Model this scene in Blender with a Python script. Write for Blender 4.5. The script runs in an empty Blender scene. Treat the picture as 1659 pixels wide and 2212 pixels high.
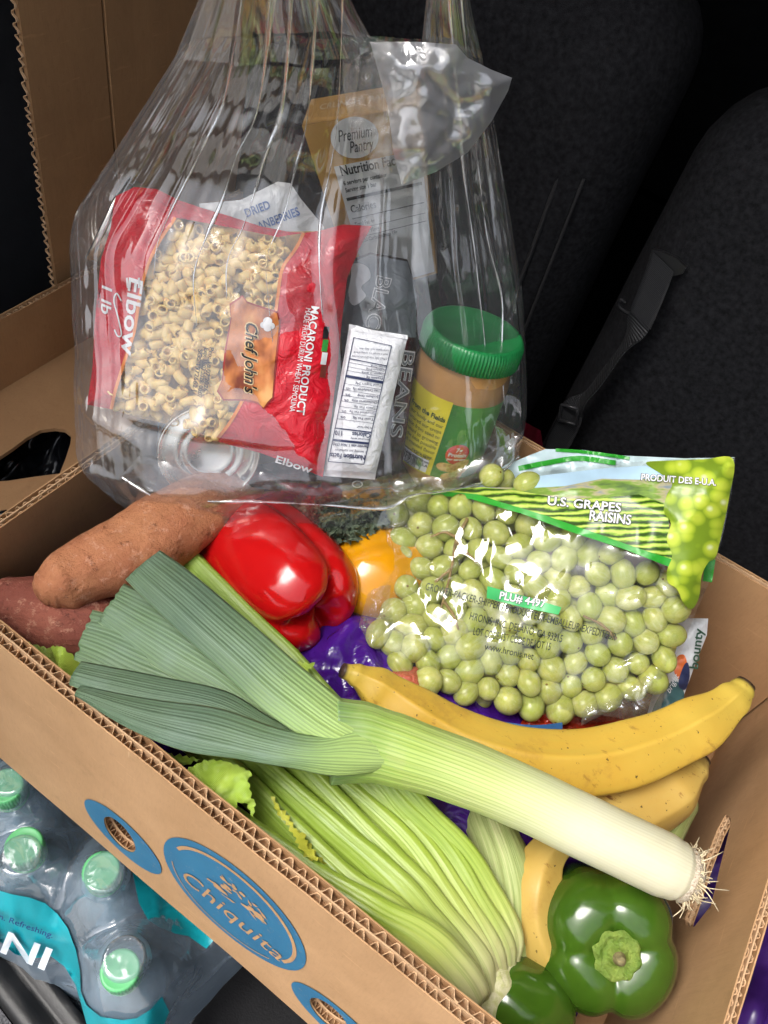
import bpy, bmesh, math, random
from mathutils import Vector, Matrix, noise
from mathutils.geometry import tessellate_polygon

# ---------------------------------------------------------------- camera, sky, sun, exposure
S = bpy.context.scene
COL = S.collection
CAMZ = 0.80
ROT = Matrix(((0.81263963, -0.53356333, 0.23436512),
              (0.5543069, 0.58355296, -0.59347267),
              (0.1798908, 0.61218961, 0.76997609)))
FPX, FCX, FCY = 1735.0, 829.5, 1106.0
cam = bpy.data.cameras.new('camera')
cam.sensor_fit = 'VERTICAL'; cam.sensor_height = 24.0; cam.sensor_width = 18.0
cam.lens = 24.0 * FPX / 2212.0
cam.clip_start = 0.01; cam.clip_end = 200
camo = bpy.data.objects.new('camera', cam); COL.objects.link(camo)
camo.matrix_world = Matrix.Translation((0, 0, CAMZ)) @ ROT.to_4x4()
S.camera = camo

SUN_EL, SUN_AZ = math.radians(62), math.radians(226)      # azimuth: direction the light comes from, clockwise from +y
w = bpy.data.worlds.new('World'); S.world = w; w.use_nodes = True
nt = w.node_tree; bg = nt.nodes['Background']
sky = nt.nodes.new('ShaderNodeTexSky'); sky.sky_type = 'NISHITA'; sky.sun_disc = False
sky.sun_elevation = SUN_EL; sky.sun_rotation = SUN_AZ
sky.air_density = 1.0; sky.dust_density = 6.0; sky.ozone_density = 1.0
hs = nt.nodes.new('ShaderNodeHueSaturation'); hs.inputs['Saturation'].default_value = 0.35
nt.links.new(sky.outputs[0], hs.inputs['Color']); nt.links.new(hs.outputs[0], bg.inputs[0])
bg.inputs[1].default_value = 0.15
sl = bpy.data.lights.new('sun', 'SUN'); sl.energy = 1.1; sl.angle = math.radians(30); sl.color = (1, .965, .91)
so = bpy.data.objects.new('sun', sl); COL.objects.link(so)
sd = Vector((math.sin(SUN_AZ) * math.cos(SUN_EL), math.cos(SUN_AZ) * math.cos(SUN_EL), math.sin(SUN_EL)))
so.rotation_euler = sd.to_track_quat('Z', 'Y').to_euler(); so.location = (0, -1, 3)
S.view_settings.view_transform = 'Standard'; S.view_settings.look = 'None'
S.view_settings.gamma = 1; S.view_settings.use_curve_mapping = False
S.view_settings.exposure = 1.1
S.cycles.max_bounces = 24; S.cycles.transparent_max_bounces = 40
S.cycles.diffuse_bounces = 4; S.cycles.glossy_bounces = 5; S.cycles.transmission_bounces = 16
S.cycles.use_denoising = True; S.cycles.use_adaptive_sampling = True; S.cycles.adaptive_threshold = .04; S.cycles.caustics_reflective = False; S.cycles.caustics_refractive = False
S.cycles.sample_clamp_indirect = 6.0

# ---------------------------------------------------------------- helpers
R_ = math.radians
def ray(u, v):
    return ROT @ Vector(((u - FCX) / FPX, -(v - FCY) / FPX, -1.0))
CP = Vector((0, 0, CAMZ))
def P(u, v, d): return CP + ray(u, v) * d                      # point at camera depth d
def Z(u, v, z):                                               # point at height z
    r = ray(u, v); return CP + r * ((z - CAMZ) / r.z)
def YP(u, v, y):
    r = ray(u, v); return CP + r * (y / r.y)
def XP(u, v, x):
    r = ray(u, v); return CP + r * (x / r.x)
CAMX, CAMY, CAMZV = ROT.col[0].copy(), ROT.col[1].copy(), ROT.col[2].copy()   # camera axes in the world
def nz(p, s, seed=0.0): return noise.noise(Vector(p) * s + Vector((seed, seed * 1.7, -seed)))
def lerp(a, b, t): return a + (b - a) * t
def smooth(a, b, x):
    t = max(0.0, min(1.0, (x - a) / (b - a))); return t * t * (3 - 2 * t)
def interp(tab, x):
    if x <= tab[0][0]: return tab[0][1]
    for (x0, y0), (x1, y1) in zip(tab, tab[1:]):
        if x <= x1:
            t = (x - x0) / (x1 - x0); t = t * t * (3 - 2 * t); return lerp(y0, y1, t)
    return tab[-1][1]
def cat(pts, t):                                              # Catmull-Rom through pts, t in 0..1
    n = len(pts) - 1; x = min(max(t, 0), 1) * n; i = min(int(x), n - 1); f = x - i
    p1, p2 = pts[i], pts[i + 1]
    p0 = pts[i - 1] if i > 0 else p1 * 2 - p2
    p3 = pts[i + 2] if i + 2 <= n else p2 * 2 - p1
    return 0.5 * ((2 * p1) + (p2 - p0) * f + (2 * p0 - 5 * p1 + 4 * p2 - p3) * f * f + (3 * p1 - p0 - 3 * p2 + p3) * f ** 3)

def thing(name, label, category, loc, group=None):
    o = bpy.data.objects.new(name, None); COL.objects.link(o); o.location = loc; o.empty_display_size = .01
    return tag(o, label, category, group)
def tag(o, label=None, category=None, group=None, kind=None):
    if label: o['label'] = label
    if category: o['category'] = category
    if group: o['group'] = group
    if kind: o['kind'] = kind
    return o
def wloc(o):
    p = Vector((0, 0, 0))
    while o is not None:
        p = p + o.location; o = o.parent
    return p
def build(name, verts, faces, mat, parent=None, smooth_=True, uv=None, base=None, midx=None):
    """one mesh object from world-space vertices; its origin sits at its base (or at its parent's origin)"""
    if parent is not None: b = wloc(parent)
    elif base is not None: b = Vector(base)
    else:
        n = len(verts); xs = [v[0] for v in verts]; ys = [v[1] for v in verts]
        b = Vector(((min(xs) + max(xs)) / 2, (min(ys) + max(ys)) / 2, min(v[2] for v in verts)))
    me = bpy.data.meshes.new(name)
    me.from_pydata([Vector(v) - b for v in verts], [], faces)
    for m in (mat if isinstance(mat, (list, tuple)) else [mat]): me.materials.append(m)
    if smooth_: me.shade_smooth()
    if midx:
        me.polygons.foreach_set('material_index', midx)
    if uv:
        l = me.uv_layers.new(name='UVMap')
        vi = [0] * len(me.loops); me.loops.foreach_get('vertex_index', vi)
        fl = []
        for i in vi: fl.extend(uv[i])
        l.data.foreach_set('uv', fl)
    o = bpy.data.objects.new(name, me); COL.objects.link(o)
    if parent is not None: o.parent = parent
    else: o.location = b
    return o
def bm_build(name, bm, mat, parent=None, smooth_=False, base=None):
    bm.verts.index_update()
    vs = [v.co.copy() for v in bm.verts]; fs = [[v.index for v in f.verts] for f in bm.faces]
    bm.free()
    return build(name, vs, fs, mat, parent, smooth_, base=base)
def grid_faces(nu, nv, closed_u=False, off=0):
    """nu columns (fast index) x nv rows"""
    f = []
    for j in range(nv - 1):
        for i in range(nu if closed_u else nu - 1):
            a = off + j * nu + i; b = off + j * nu + (i + 1) % nu
            f.append((a, b, b + nu, a + nu))
    return f
def sheet(fn, nu, nv):
    """fn(s,t) -> point; returns verts, faces, uv"""
    vs, uv = [], []
    for j in range(nv):
        for i in range(nu):
            s, t = i / (nu - 1), j / (nv - 1)
            vs.append(fn(s, t)); uv.append((s, t))
    return vs, grid_faces(nu, nv), uv
def tube(pts, rad, ns=48, nt_=24, up=None, cap=True, sec=None, disp=None):
    """swept tube: pts control points, rad(s) radius, sec(s,th) -> factor (or (x,y) pair), disp(p,n,s,th) -> extra offset"""
    vs, uv = [], []
    cs = [cat(pts, i / (ns - 1)) for i in range(ns)]
    n0 = Vector(up) if up is not None else Vector((0, 0, 1))
    for i in range(ns):
        s = i / (ns - 1)
        tg = (cs[min(i + 1, ns - 1)] - cs[max(i - 1, 0)]).normalized()
        n0 = (n0 - tg * n0.dot(tg)).normalized(); b = tg.cross(n0)
        r = rad(s)
        for k in range(nt_):
            th = 2 * math.pi * k / nt_
            f = sec(s, th) if sec else 1.0
            if isinstance(f, tuple): d = n0 * f[0] + b * f[1]
            else: d = (n0 * math.cos(th) + b * math.sin(th)) * f
            p = cs[i] + d * r
            if disp: p = p + d.normalized() * disp(p, d, s, th)
            vs.append(p); uv.append((s, k / nt_))
    fs = grid_faces(nt_, ns, True)
    if cap:
        for i, rev in ((0, True), (ns - 1, False)):
            c = sum((vs[i * nt_ + k] for k in range(nt_)), Vector()) / nt_
            vs.append(c); uv.append((i / (ns - 1), .5)); ci = len(vs) - 1
            for k in range(nt_):
                a, b2 = i * nt_ + k, i * nt_ + (k + 1) % nt_
                fs.append((ci, b2, a) if rev else (ci, a, b2))
    return vs, fs, uv
def lathe(prof, nt_=48):
    """prof: list of (r,z); local coordinates"""
    vs, fs = [], []
    for r, z in prof:
        for k in range(nt_):
            a = 2 * math.pi * k / nt_; vs.append(Vector((r * math.cos(a), r * math.sin(a), z)))
    fs = grid_faces(nt_, len(prof), True)
    return vs, fs
def box_vf(x0, x1, y0, y1, z0, z1):
    v = [Vector((x, y, z)) for z in (z0, z1) for y in (y0, y1) for x in (x0, x1)]
    return v, [(0, 2, 3, 1), (4, 5, 7, 6), (0, 1, 5, 4), (2, 6, 7, 3), (0, 4, 6, 2), (1, 3, 7, 5)]
def join_vf(*parts):
    V, F = [], []
    for v, f in parts:
        o = len(V); V += list(v); F += [tuple(i + o for i in q) for q in f]
    return V, F
def xf(vs, mtx): return [mtx @ Vector(v) for v in vs]
def axes(o, x, z):
    """matrix with origin o, z axis along z, x axis near x"""
    z = Vector(z).normalized(); x = Vector(x); x = (x - z * x.dot(z)).normalized(); y = z.cross(x)
    m = Matrix.Identity(4)
    for i in range(3): m[i][0], m[i][1], m[i][2], m[i][3] = x[i], y[i], z[i], o[i]
    return m

# flat 2-D shapes (prints, walls with holes) laid onto any surface
def poly_bm(loops, step=None):
    """filled 2-D polygon (first loop outer, the rest holes), cut into cells of size step"""
    bm = bmesh.new(); edges = []
    for lp in loops:
        vs = [bm.verts.new((p[0], p[1], 0)) for p in lp]
        for i in range(len(vs)): edges.append(bm.edges.new((vs[i], vs[(i + 1) % len(vs)])))
    bmesh.ops.triangle_fill(bm, use_beauty=True, use_dissolve=False, edges=edges)
    if step: cut_bm(bm, step)
    for f in bm.faces:
        if f.normal.z < 0: f.normal_flip()
    return bm
def cut_bm(bm, step):
    if not isinstance(step, tuple): step = (step, step)
    for ax in (0, 1):
        xs = [v.co[ax] for v in bm.verts]
        if not xs: return
        lo, hi = min(xs), max(xs); n = int((hi - lo) / step[ax])
        for k in range(1, n + 1):
            co = Vector((0, 0, 0)); co[ax] = lo + k * (hi - lo) / (n + 1); no = Vector((0, 0, 0)); no[ax] = 1
            bmesh.ops.bisect_plane(bm, geom=bm.verts[:] + bm.edges[:] + bm.faces[:], plane_co=co, plane_no=no, dist=1e-7)
def lay(name, bm, fn, mat, parent, smooth_=True):
    """put a flat bmesh onto a surface: fn(x,y) -> world point"""
    bm.verts.index_update()
    vs = [fn(v.co.x, v.co.y) for v in bm.verts]; fs = [[v.index for v in f.verts] for f in bm.faces]
    uv = [(v.co.x, v.co.y) for v in bm.verts]
    bm.free()
    return build(name, vs, fs, mat, parent, smooth_, uv=uv)
_tc = {}
def text_bm(s, size=1.0, align='CENTER', bold=0.0, shear=0.0, sx=1.0, space=1.0, origin=(0, 0), ang=0.0, step=None, lines=1.0):
    cu = bpy.data.curves.new('txt', 'FONT'); cu.body = s; cu.size = size; cu.align_x = align; cu.align_y = 'CENTER'
    cu.offset = bold * size; cu.shear = shear; cu.space_character = space; cu.resolution_u = 3; cu.space_line = lines
    ob = bpy.data.objects.new('txt', cu); me = ob.to_mesh()
    bm = bmesh.new(); bm.from_mesh(me); ob.to_mesh_clear()
    bpy.data.objects.remove(ob); bpy.data.curves.remove(cu)
    c, sn = math.cos(ang), math.sin(ang)
    if step: 
        for v in bm.verts: v.co.x *= sx
        cut_bm(bm, step); sx = 1.0
    for v in bm.verts:
        x, y = v.co.x * sx, v.co.y
        v.co = Vector((origin[0] + x * c - y * sn, origin[1] + x * sn + y * c, 0))
    return bm
def merge_bm(*bms):
    out = bmesh.new()
    for b in bms:
        m = bpy.data.meshes.new('t'); b.to_mesh(m); b.free(); out.from_mesh(m); bpy.data.meshes.remove(m)
    return out
def ell(cx, cy, rx, ry, n=40, ang=0, a0=0, a1=2 * math.pi):
    c, s = math.cos(ang), math.sin(ang); o = []
    for k in range(n):
        a = a0 + (a1 - a0) * k / n; x, y = rx * math.cos(a), ry * math.sin(a)
        o.append((cx + x * c - y * s, cy + x * s + y * c))
    return o
def spline2(pts, n=8, closed=True):
    """smooth closed 2-D outline through pts"""
    m = len(pts); out = []
    for i in range(m):
        p0, p1, p2, p3 = (Vector(pts[(i + k - 1) % m]) for k in range(4))
        for k in range(n):
            f = k / n
            q = 0.5 * ((2 * p1) + (p2 - p0) * f + (2 * p0 - 5 * p1 + 4 * p2 - p3) * f * f + (3 * p1 - p0 - 3 * p2 + p3) * f ** 3)
            out.append((q[0], q[1]))
    return out

class Tin:
    """crumpled film: flat facets between scattered points at random heights"""
    def __init__(s, x0, x1, y0, y1, sp, amp, seed):
        rnd = random.Random(seed); s.x0, s.y0, s.sp = x0, y0, sp
        s.nx, s.ny = int((x1 - x0) / sp) + 3, int((y1 - y0) / sp) + 3
        s.p = [[(x0 + (i - .5 + rnd.uniform(-.38, .38)) * sp, y0 + (j - .5 + rnd.uniform(-.38, .38)) * sp, amp * rnd.uniform(-1, 1) * (1.6 if rnd.random() < .3 else .7)) for i in range(s.nx)] for j in range(s.ny)]
        s.d = [[rnd.random() < .5 for i in range(s.nx)] for j in range(s.ny)]
    def h(s, x, y):
        ci, cj = int((x - s.x0) / s.sp), int((y - s.y0) / s.sp)
        for j in range(max(0, cj - 1), min(s.ny - 1, cj + 3)):
            for i in range(max(0, ci - 1), min(s.nx - 1, ci + 3)):
                a, b, c, d = s.p[j][i], s.p[j][i + 1], s.p[j + 1][i + 1], s.p[j + 1][i]
                for t in (((a, b, c), (a, c, d)) if s.d[j][i] else ((a, b, d), (b, c, d))):
                    (ax, ay, az), (bx_, by, bz), (cx, cy, cz) = t
                    D = (by - cy) * (ax - cx) + (cx - bx_) * (ay - cy)
                    if abs(D) < 1e-12: continue
                    u = ((by - cy) * (x - cx) + (cx - bx_) * (y - cy)) / D; v = ((cy - ay) * (x - cx) + (ax - cx) * (y - cy)) / D
                    if u >= -1e-6 and v >= -1e-6 and u + v <= 1 + 1e-6: return u * az + v * bz + (1 - u - v) * cz
        return 0.0
# ---------------------------------------------------------------- materials
class NT:
    def __init__(s, name):
        s.m = bpy.data.materials.new(name); s.m.use_nodes = True; s.t = s.m.node_tree
        s.bsdf = s.t.nodes['Principled BSDF']; s.out = s.t.nodes['Material Output']
        s.co = s.t.nodes.new('ShaderNodeTexCoord')
    def n(s, typ, ins=None, **kw):
        x = s.t.nodes.new(typ)
        for k, v in kw.items(): setattr(x, k, v)
        for k, v in (ins or {}).items():
            if isinstance(v, bpy.types.NodeSocket): s.t.links.new(v, x.inputs[k])
            else: x.inputs[k].default_value = v
        return x
    def link(s, a, b): s.t.links.new(a, b)
    def coord(s, kind, scale=None):
        c = s.co.outputs[kind]
        if scale is not None: c = s.n('ShaderNodeVectorMath', {0: c, 1: scale}, operation='MULTIPLY').outputs[0]
        return c
    def noise(s, scale, detail=3, co=None, rough=.55, dist=0.0):
        return s.n('ShaderNodeTexNoise', {'Vector': co if co is not None else s.co.outputs['Object'], 'Scale': scale, 'Detail': detail, 'Roughness': rough, 'Distortion': dist}).outputs[0]
    def ramp(s, fac, stops, interp_='LINEAR'):
        r = s.t.nodes.new('ShaderNodeValToRGB'); s.t.links.new(fac, r.inputs[0]); e = r.color_ramp.elements; r.color_ramp.interpolation = interp_
        while len(e) < len(stops): e.new(0.5)
        for k, (p, c) in enumerate(stops):
            e[k].position = p; e[k].color = (*c, 1) if len(c) == 3 else c
        return r.outputs[0]
    def mix(s, fac, a, b, mode='MIX'):
        x = s.t.nodes.new('ShaderNodeMix'); x.data_type = 'RGBA'; x.blend_type = mode
        for sock, v in ((x.inputs[0], fac), (x.inputs[6], a), (x.inputs[7], b)):
            if isinstance(v, bpy.types.NodeSocket): s.t.links.new(v, sock)
            else: sock.default_value = v if not isinstance(v, tuple) else ((*v, 1) if len(v) == 3 else v)
        return x.outputs[2]
    def math(s, op, a, b=0.0, c=0.0):
        x = s.t.nodes.new('ShaderNodeMath'); x.operation = op
        for i, v in enumerate((a, b, c)):
            if isinstance(v, bpy.types.NodeSocket): s.t.links.new(v, x.inputs[i])
            else: x.inputs[i].default_value = v
        return x.outputs[0]
    def step(s, x, lo, hi):
        return s.n('ShaderNodeMapRange', {0: x, 1: lo, 2: hi, 3: 0.0, 4: 1.0}, clamp=True).outputs[0]
    def bump(s, hgt, strength=.3, dist=.001, prev=None):
        b = s.n('ShaderNodeBump', {'Height': hgt, 'Strength': strength, 'Distance': dist})
        if prev is not None: s.t.links.new(prev, b.inputs['Normal'])
        return b.outputs[0]
    def fin(s, color=None, rough=.5, normal=None, **kw):
        b = s.bsdf
        def put(k, v):
            if isinstance(v, bpy.types.NodeSocket): s.t.links.new(v, b.inputs[k])
            elif isinstance(v, tuple) and len(v) == 3 and k in ('Base Color', 'Specular Tint', 'Emission Color', 'Coat Tint', 'Sheen Tint'): b.inputs[k].default_value = (*v, 1)
            else: b.inputs[k].default_value = v
        if color is not None: put('Base Color', color)
        put('Roughness', rough)
        if normal is not None: put('Normal', normal)
        for k, v in kw.items(): put(k.replace('_', ' '), v)
        return s.m
    def uvx(s):
        x = s.n('ShaderNodeSeparateXYZ', {0: s.co.outputs['UV']}); return x.outputs[0], x.outputs[1]
def plain(name, col, rough=.5, vary=.12, vscale=40, bump=0.0, bscale=300, **kw):
    t = NT(name); n = t.noise(vscale, 4)
    lo = tuple(c * (1 - vary) for c in col); hi = tuple(min(1, c * (1 + vary)) for c in col)
    c = t.ramp(n, [(.3, lo), (.7, hi)])
    nm = t.bump(t.noise(bscale, 3), bump, .001) if bump else None
    return t.fin(c, rough, nm, **kw)
def film(name, tint=(1, 1, 1), haze=.06, haze_col=(.8, .82, .85), refl=.10, rough=.07, wr=((60, .35, .004),), edge=.5, crump=None, streak=None):
    """clear plastic film: see-through, with a faint milky haze and mirror-like wrinkles"""
    t = NT(name); t.t.nodes.remove(t.bsdf)
    nm = None
    for sc, st, di in wr:
        n = t.noise(sc, 2, rough=.4, dist=.6); nm = t.bump(n, st, di, nm)
    if crump:
        v = t.n('ShaderNodeTexVoronoi', {'Vector': t.co.outputs['Object'], 'Scale': crump[0]}, feature='F1', distance='EUCLIDEAN').outputs[0]
        nm = t.bump(v, crump[1], crump[2], nm)
    if streak:
        u_, v_ = t.uvx(); sn = t.noise(1, 2, t.n('ShaderNodeCombineXYZ', {0: t.math('MULTIPLY', u_, streak[0]), 1: t.math('MULTIPLY', v_, streak[1]), 2: 0.0}).outputs[0], .5)
        b_ = t.n('ShaderNodeBump', {'Height': sn, 'Strength': t.math('MULTIPLY', t.step(v_, .12, .62), streak[2]), 'Distance': streak[3]})
        if nm is not None: t.link(nm, b_.inputs['Normal'])
        nm = b_.outputs[0]
    tr = t.n('ShaderNodeBsdfTransparent', {'Color': (*tint, 1)})
    df = t.n('ShaderNodeBsdfDiffuse', {'Color': (*haze_col, 1)})
    tl = t.n('ShaderNodeBsdfTranslucent', {'Color': (*haze_col, 1)})
    gl = t.n('ShaderNodeBsdfGlossy', {'Color': (1, 1, 1, 1), 'Roughness': rough})
    if nm is not None:
        for x in (gl, df): t.link(nm, x.inputs['Normal'])
    lw = t.n('ShaderNodeLayerWeight', {'Blend': .5})
    if nm is not None: t.link(nm, lw.inputs['Normal'])
    f5 = t.math('POWER', lw.outputs['Facing'], 3.0)
    fr = t.math('MULTIPLY_ADD', f5, edge, refl)
    hz = t.math('MULTIPLY_ADD', f5, haze * 2.5, haze)
    dm = t.n('ShaderNodeMixShader', {0: .4, 1: df.outputs[0], 2: tl.outputs[0]})
    m1 = t.n('ShaderNodeMixShader', {0: hz, 1: tr.outputs[0], 2: dm.outputs[0]})
    m2 = t.n('ShaderNodeMixShader', {0: fr, 1: m1.outputs[0], 2: gl.outputs[0]})
    t.link(m2.outputs[0], t.out.inputs[0])
    return t.m

# ---------------------------------------------------------------- shared materials
def cardboard(name, a, b, rough=.75):
    t = NT(name)
    fib = t.noise(1.0, 5, t.coord('Object', (700, 700, 90)), .7)
    spk = t.noise(420, 3, rough=.7); blot = t.noise(14, 4, rough=.6)
    c = t.mix(t.step(blot, .3, .7), a, b)
    c = t.mix(t.math('MULTIPLY', t.step(fib, .45, .75), .22), c, tuple(x * .62 for x in a))
    c = t.mix(t.math('MULTIPLY', t.step(spk, .62, .72), .30), c, tuple(x * .5 for x in a))
    c = t.mix(t.math('MULTIPLY', t.step(t.noise(5, 5, rough=.7), .52, .66), .16), c, tuple(x * .55 for x in a))
    scr = t.noise(1.0, 3, t.coord('Object', (30, 30, 300)), .6)
    c = t.mix(t.math('MULTIPLY', t.step(scr, .64, .72), .35), c, tuple(min(1, x * 1.35) for x in b))
    c = t.mix(t.math('MULTIPLY', t.step(t.noise(34, 5, rough=.75), .60, .70), .28), c, tuple(x * .60 for x in a))
    sc = t.noise(1.0, 2, t.coord('Object', (160, 160, 9)), .5)
    nm = t.bump(fib, .12, .0006); nm = t.bump(sc, .10, .0012, nm); nm = t.bump(t.noise(22, 3), .25, .004, nm)
    return t.fin(c, rough, nm, Specular_IOR_Level=.25)
KRAFT = cardboard('kraft_board', (.42, .245, .12), (.50, .30, .155))
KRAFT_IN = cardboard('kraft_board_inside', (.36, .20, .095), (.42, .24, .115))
KRAFT_DARK = cardboard('kraft_core', (.27, .15, .075), (.33, .19, .095))
FLUTE = cardboard('kraft_flute', (.50, .32, .18), (.58, .38, .22))
_t = NT('blue_ink'); _w = _t.math('MAXIMUM', _t.step(_t.noise(160, 5, rough=.8), .60, .68), _t.step(_t.noise(1.0, 4, _t.coord('Object', (40, 40, 420)), .7), .66, .74))
BLUE_INK = _t.fin(_t.mix(_t.math('MULTIPLY', _w, .55), _t.mix(_t.step(_t.noise(30, 4), .3, .7), (.014, .125, .25), (.018, .155, .29)), (.30, .23, .16)), .6, _t.bump(_t.noise(500, 3), .1, .001))
BLACKCLOTH = plain('black_seat_cloth', (.014, .014, .0155), .95, .45, 200, .5, 1400, Specular_IOR_Level=.08)
BLACKTRIM = plain('black_trim', (.006, .006, .007), .6, .3, 60, .3, 500, Specular_IOR_Level=.2)
SEAM = plain('seat_seam_thread', (.013, .013, .014), .8, .2, 300)
WEB = None
def webbing():
    t = NT('black_webbing'); u, v = t.uvx()
    wv = t.n('ShaderNodeTexWave', {'Vector': t.n('ShaderNodeCombineXYZ', {0: t.math('MULTIPLY', u, 13.0), 1: t.math('MULTIPLY', v, 3.0), 2: 0.0}).outputs[0], 'Scale': 1.0, 'Distortion': 1.0}).outputs[1]
    return t.fin(t.ramp(wv, [(.2, (.006, .006, .007)), (.8, (.022, .023, .026))]), .7, t.bump(wv, .6, .002))
WEB = webbing()

# ---------------------------------------------------------------- the cargo space
v, f = box_vf(-1.3, 1.3, -.02, 1.9, -.12, -.0925); v = [p for p in v]
tag(build('cargo_floor', v, f, BLACKTRIM, smooth_=False), 'black cargo floor under the boxes', kind='structure')
# open tail of the vehicle: side trim and unseen lining above, shaped to block light
v, f = box_vf(-.72, -.66, -.50, 2.0, -.1, 1.3)
tag(build('side_wall', v, f, plain('grey_side_trim', (.02, .021, .025), .6, .2, 20, .2, 300), smooth_=False), kind='structure')  # left trim, partly in view; moved in and lengthened to block light
v, f = box_vf(.92, .98, -.25, 2.0, -.1, 1.3)
tag(build('side_wall', v, f, BLACKTRIM, smooth_=False), kind='structure')
v, f = box_vf(-.72, .98, .28, 2.0, 1.3, 1.34)
tag(build('roof', v, f, plain('roof_lining', (.16, .16, .16), .9, .1, 50), smooth_=False), kind='structure')  # out of view; added so the deep cargo space stays dark
v = [Vector((x, y, z + dz)) for dz in (0, .05) for (x, y, z) in ((-.70, .26, 1.32), (.96, .26, 1.32), (.96, -.02, 1.95), (-.70, -.02, 1.95))]
f = [(3, 2, 1, 0), (4, 5, 6, 7), (0, 1, 5, 4), (1, 2, 6, 5), (2, 3, 7, 6), (3, 0, 4, 7)]
tag(build('tailgate', v, f, plain('tailgate_lining', (.12, .12, .12), .8, .1, 50), smooth_=False), 'raised grey tailgate above the cargo opening', kind='structure')  # out of view; added and angled to cut off part of the sky
v, f = box_vf(-.72, .98, 1.95, 2.0, -.1, 1.3)
tag(build('front_bulkhead', v, f, BLACKTRIM, smooth_=False), kind='structure')

v, f = box_vf(-6, 6, -8, -.25, -.72, -.70)
tag(build('ground', v, f, plain('pavement', (.22, .215, .20), .9, .2, 6, .3, 60), smooth_=False), 'grey pavement behind the vehicle', kind='structure')  # out of view; added for bounce light and reflections in the film
# tail sill at the lower left: a grooved black rail and pebbled grey plastic
def sill():
    a, b = Z(-80, 1925, -.05), Z(215, 2300, -.05)
    d = (b - a).normalized(); n = Vector((0, 0, 1)).cross(d).normalized()
    if n.dot(CAMY) > 0: n = -n                                            # n points to the near side
    a = a - d * .1; b = b + d * .1
    prof = [(-.012, .0), (-.012, .03), (-.004, .033), (.002, .026), (.008, .026), (.012, .034), (.024, .037), (.030, .030), (.031, .012)]
    vs = []
    for i in range(41):
        p = lerp(a, b, i / 40)
        for o, h in prof: vs.append(Vector((p.x, p.y, h - .09)) + n * o)
    sl_ = thing('tail_sill', 'black rounded tail sill rail at the lower left corner', 'sill', (a + b) / 2 - Vector((0, 0, .04)))
    build('rail', vs, grid_faces(len(prof), 41), plain('rail_plastic', (.005, .005, .0055), .42, .2, 60, .2, 600), sl_)
    vs = []
    for i in range(61):
        p = lerp(a, b, i / 60)
        for k in range(30):
            o = .032 + k * .004
            vs.append(Vector((p.x, p.y, -.078 - k * .0004)) + n * o)
    t = NT('pebbled_grey_plastic'); vo = t.n('ShaderNodeTexVoronoi', {'Vector': t.co.outputs['Object'], 'Scale': 420.0}).outputs[0]
    build('step_pad', vs, grid_faces(30, 61), t.fin(t.ramp(vo, [(.2, (.13, .13, .14)), (.7, (.05, .05, .055))]), .7, t.bump(vo, .6, .002)), sl_)
sill()

# ---------------------------------------------------------------- seats
def rounded(x0, x1, y0, y1, z0, z1, r, lean=0.0, seed=0, sub=7, amp=.004):
    bm = bmesh.new(); bmesh.ops.create_cube(bm, size=1)
    for q in bm.verts: q.co = Vector((lerp(x0, x1, q.co.x + .5), lerp(y0, y1, q.co.y + .5), lerp(z0, z1, q.co.z + .5)))
    bmesh.ops.bevel(bm, geom=bm.edges[:], offset=r, segments=6, profile=.5, affect='EDGES')
    bmesh.ops.subdivide_edges(bm, edges=[e for e in bm.edges if e.calc_length() > .06], cuts=sub, use_grid_fill=True)
    for q in bm.verts:
        q.co.y += (q.co.z - z0) * lean + amp * nz(q.co, 7, seed) + amp * .5 * nz(q.co, 17, seed)
        q.co.z += amp * 1.5 * nz(q.co, 5, seed + 3)
    return bm
def welt(name, pts, r, mat, parent, ns=40):
    vs, fs, uv = tube(pts, lambda s: r, ns, 8); return build(name, vs, fs, mat, parent, uv=uv)
for nm, x0, x1, ztop, lab, hx in (('rear_seat', -.86, -.152, .60, 'black cloth rear seat back behind the clear grocery bag', -.42),
                                  ('rear_seat', -.118, .66, .565, 'black cloth rear seat back with a hanging strap, behind the grapes', .13)):
    st = thing(nm, lab, 'car seat', ((x0 + x1) / 2, .72, 0), 'rear seats')
    bm_build('backrest', rounded(x0, x1, .66, .83, .02, ztop, .075, .10, x0, 7, .007), BLACKCLOTH, st, True)
    bm_build('headrest', rounded(hx - .13, hx + .13, .745, .85, ztop + .0, ztop + .2, .045, .05, x0 + 2), BLACKCLOTH, st, True)
    xs = x1 - .055 if x0 < -.5 else x0 + .05
    if x0 < -.5: welt('seam', [Vector((xs + .006 * math.sin(z * 7), .66 + (z - .02) * .10 + .0030, z)) for z in (.06, .2, .35, .45, ztop - .14)], .0022, SEAM, st)
    if x0 < -.5:
        welt('seam', [Vector((x1 - .030 + .004 * math.sin(z * 9), .662 + (z - .02) * .10 + .0060, z)) for z in (.06, .2, .35, .45, ztop - .16)], .0016, SEAM, st)

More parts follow.
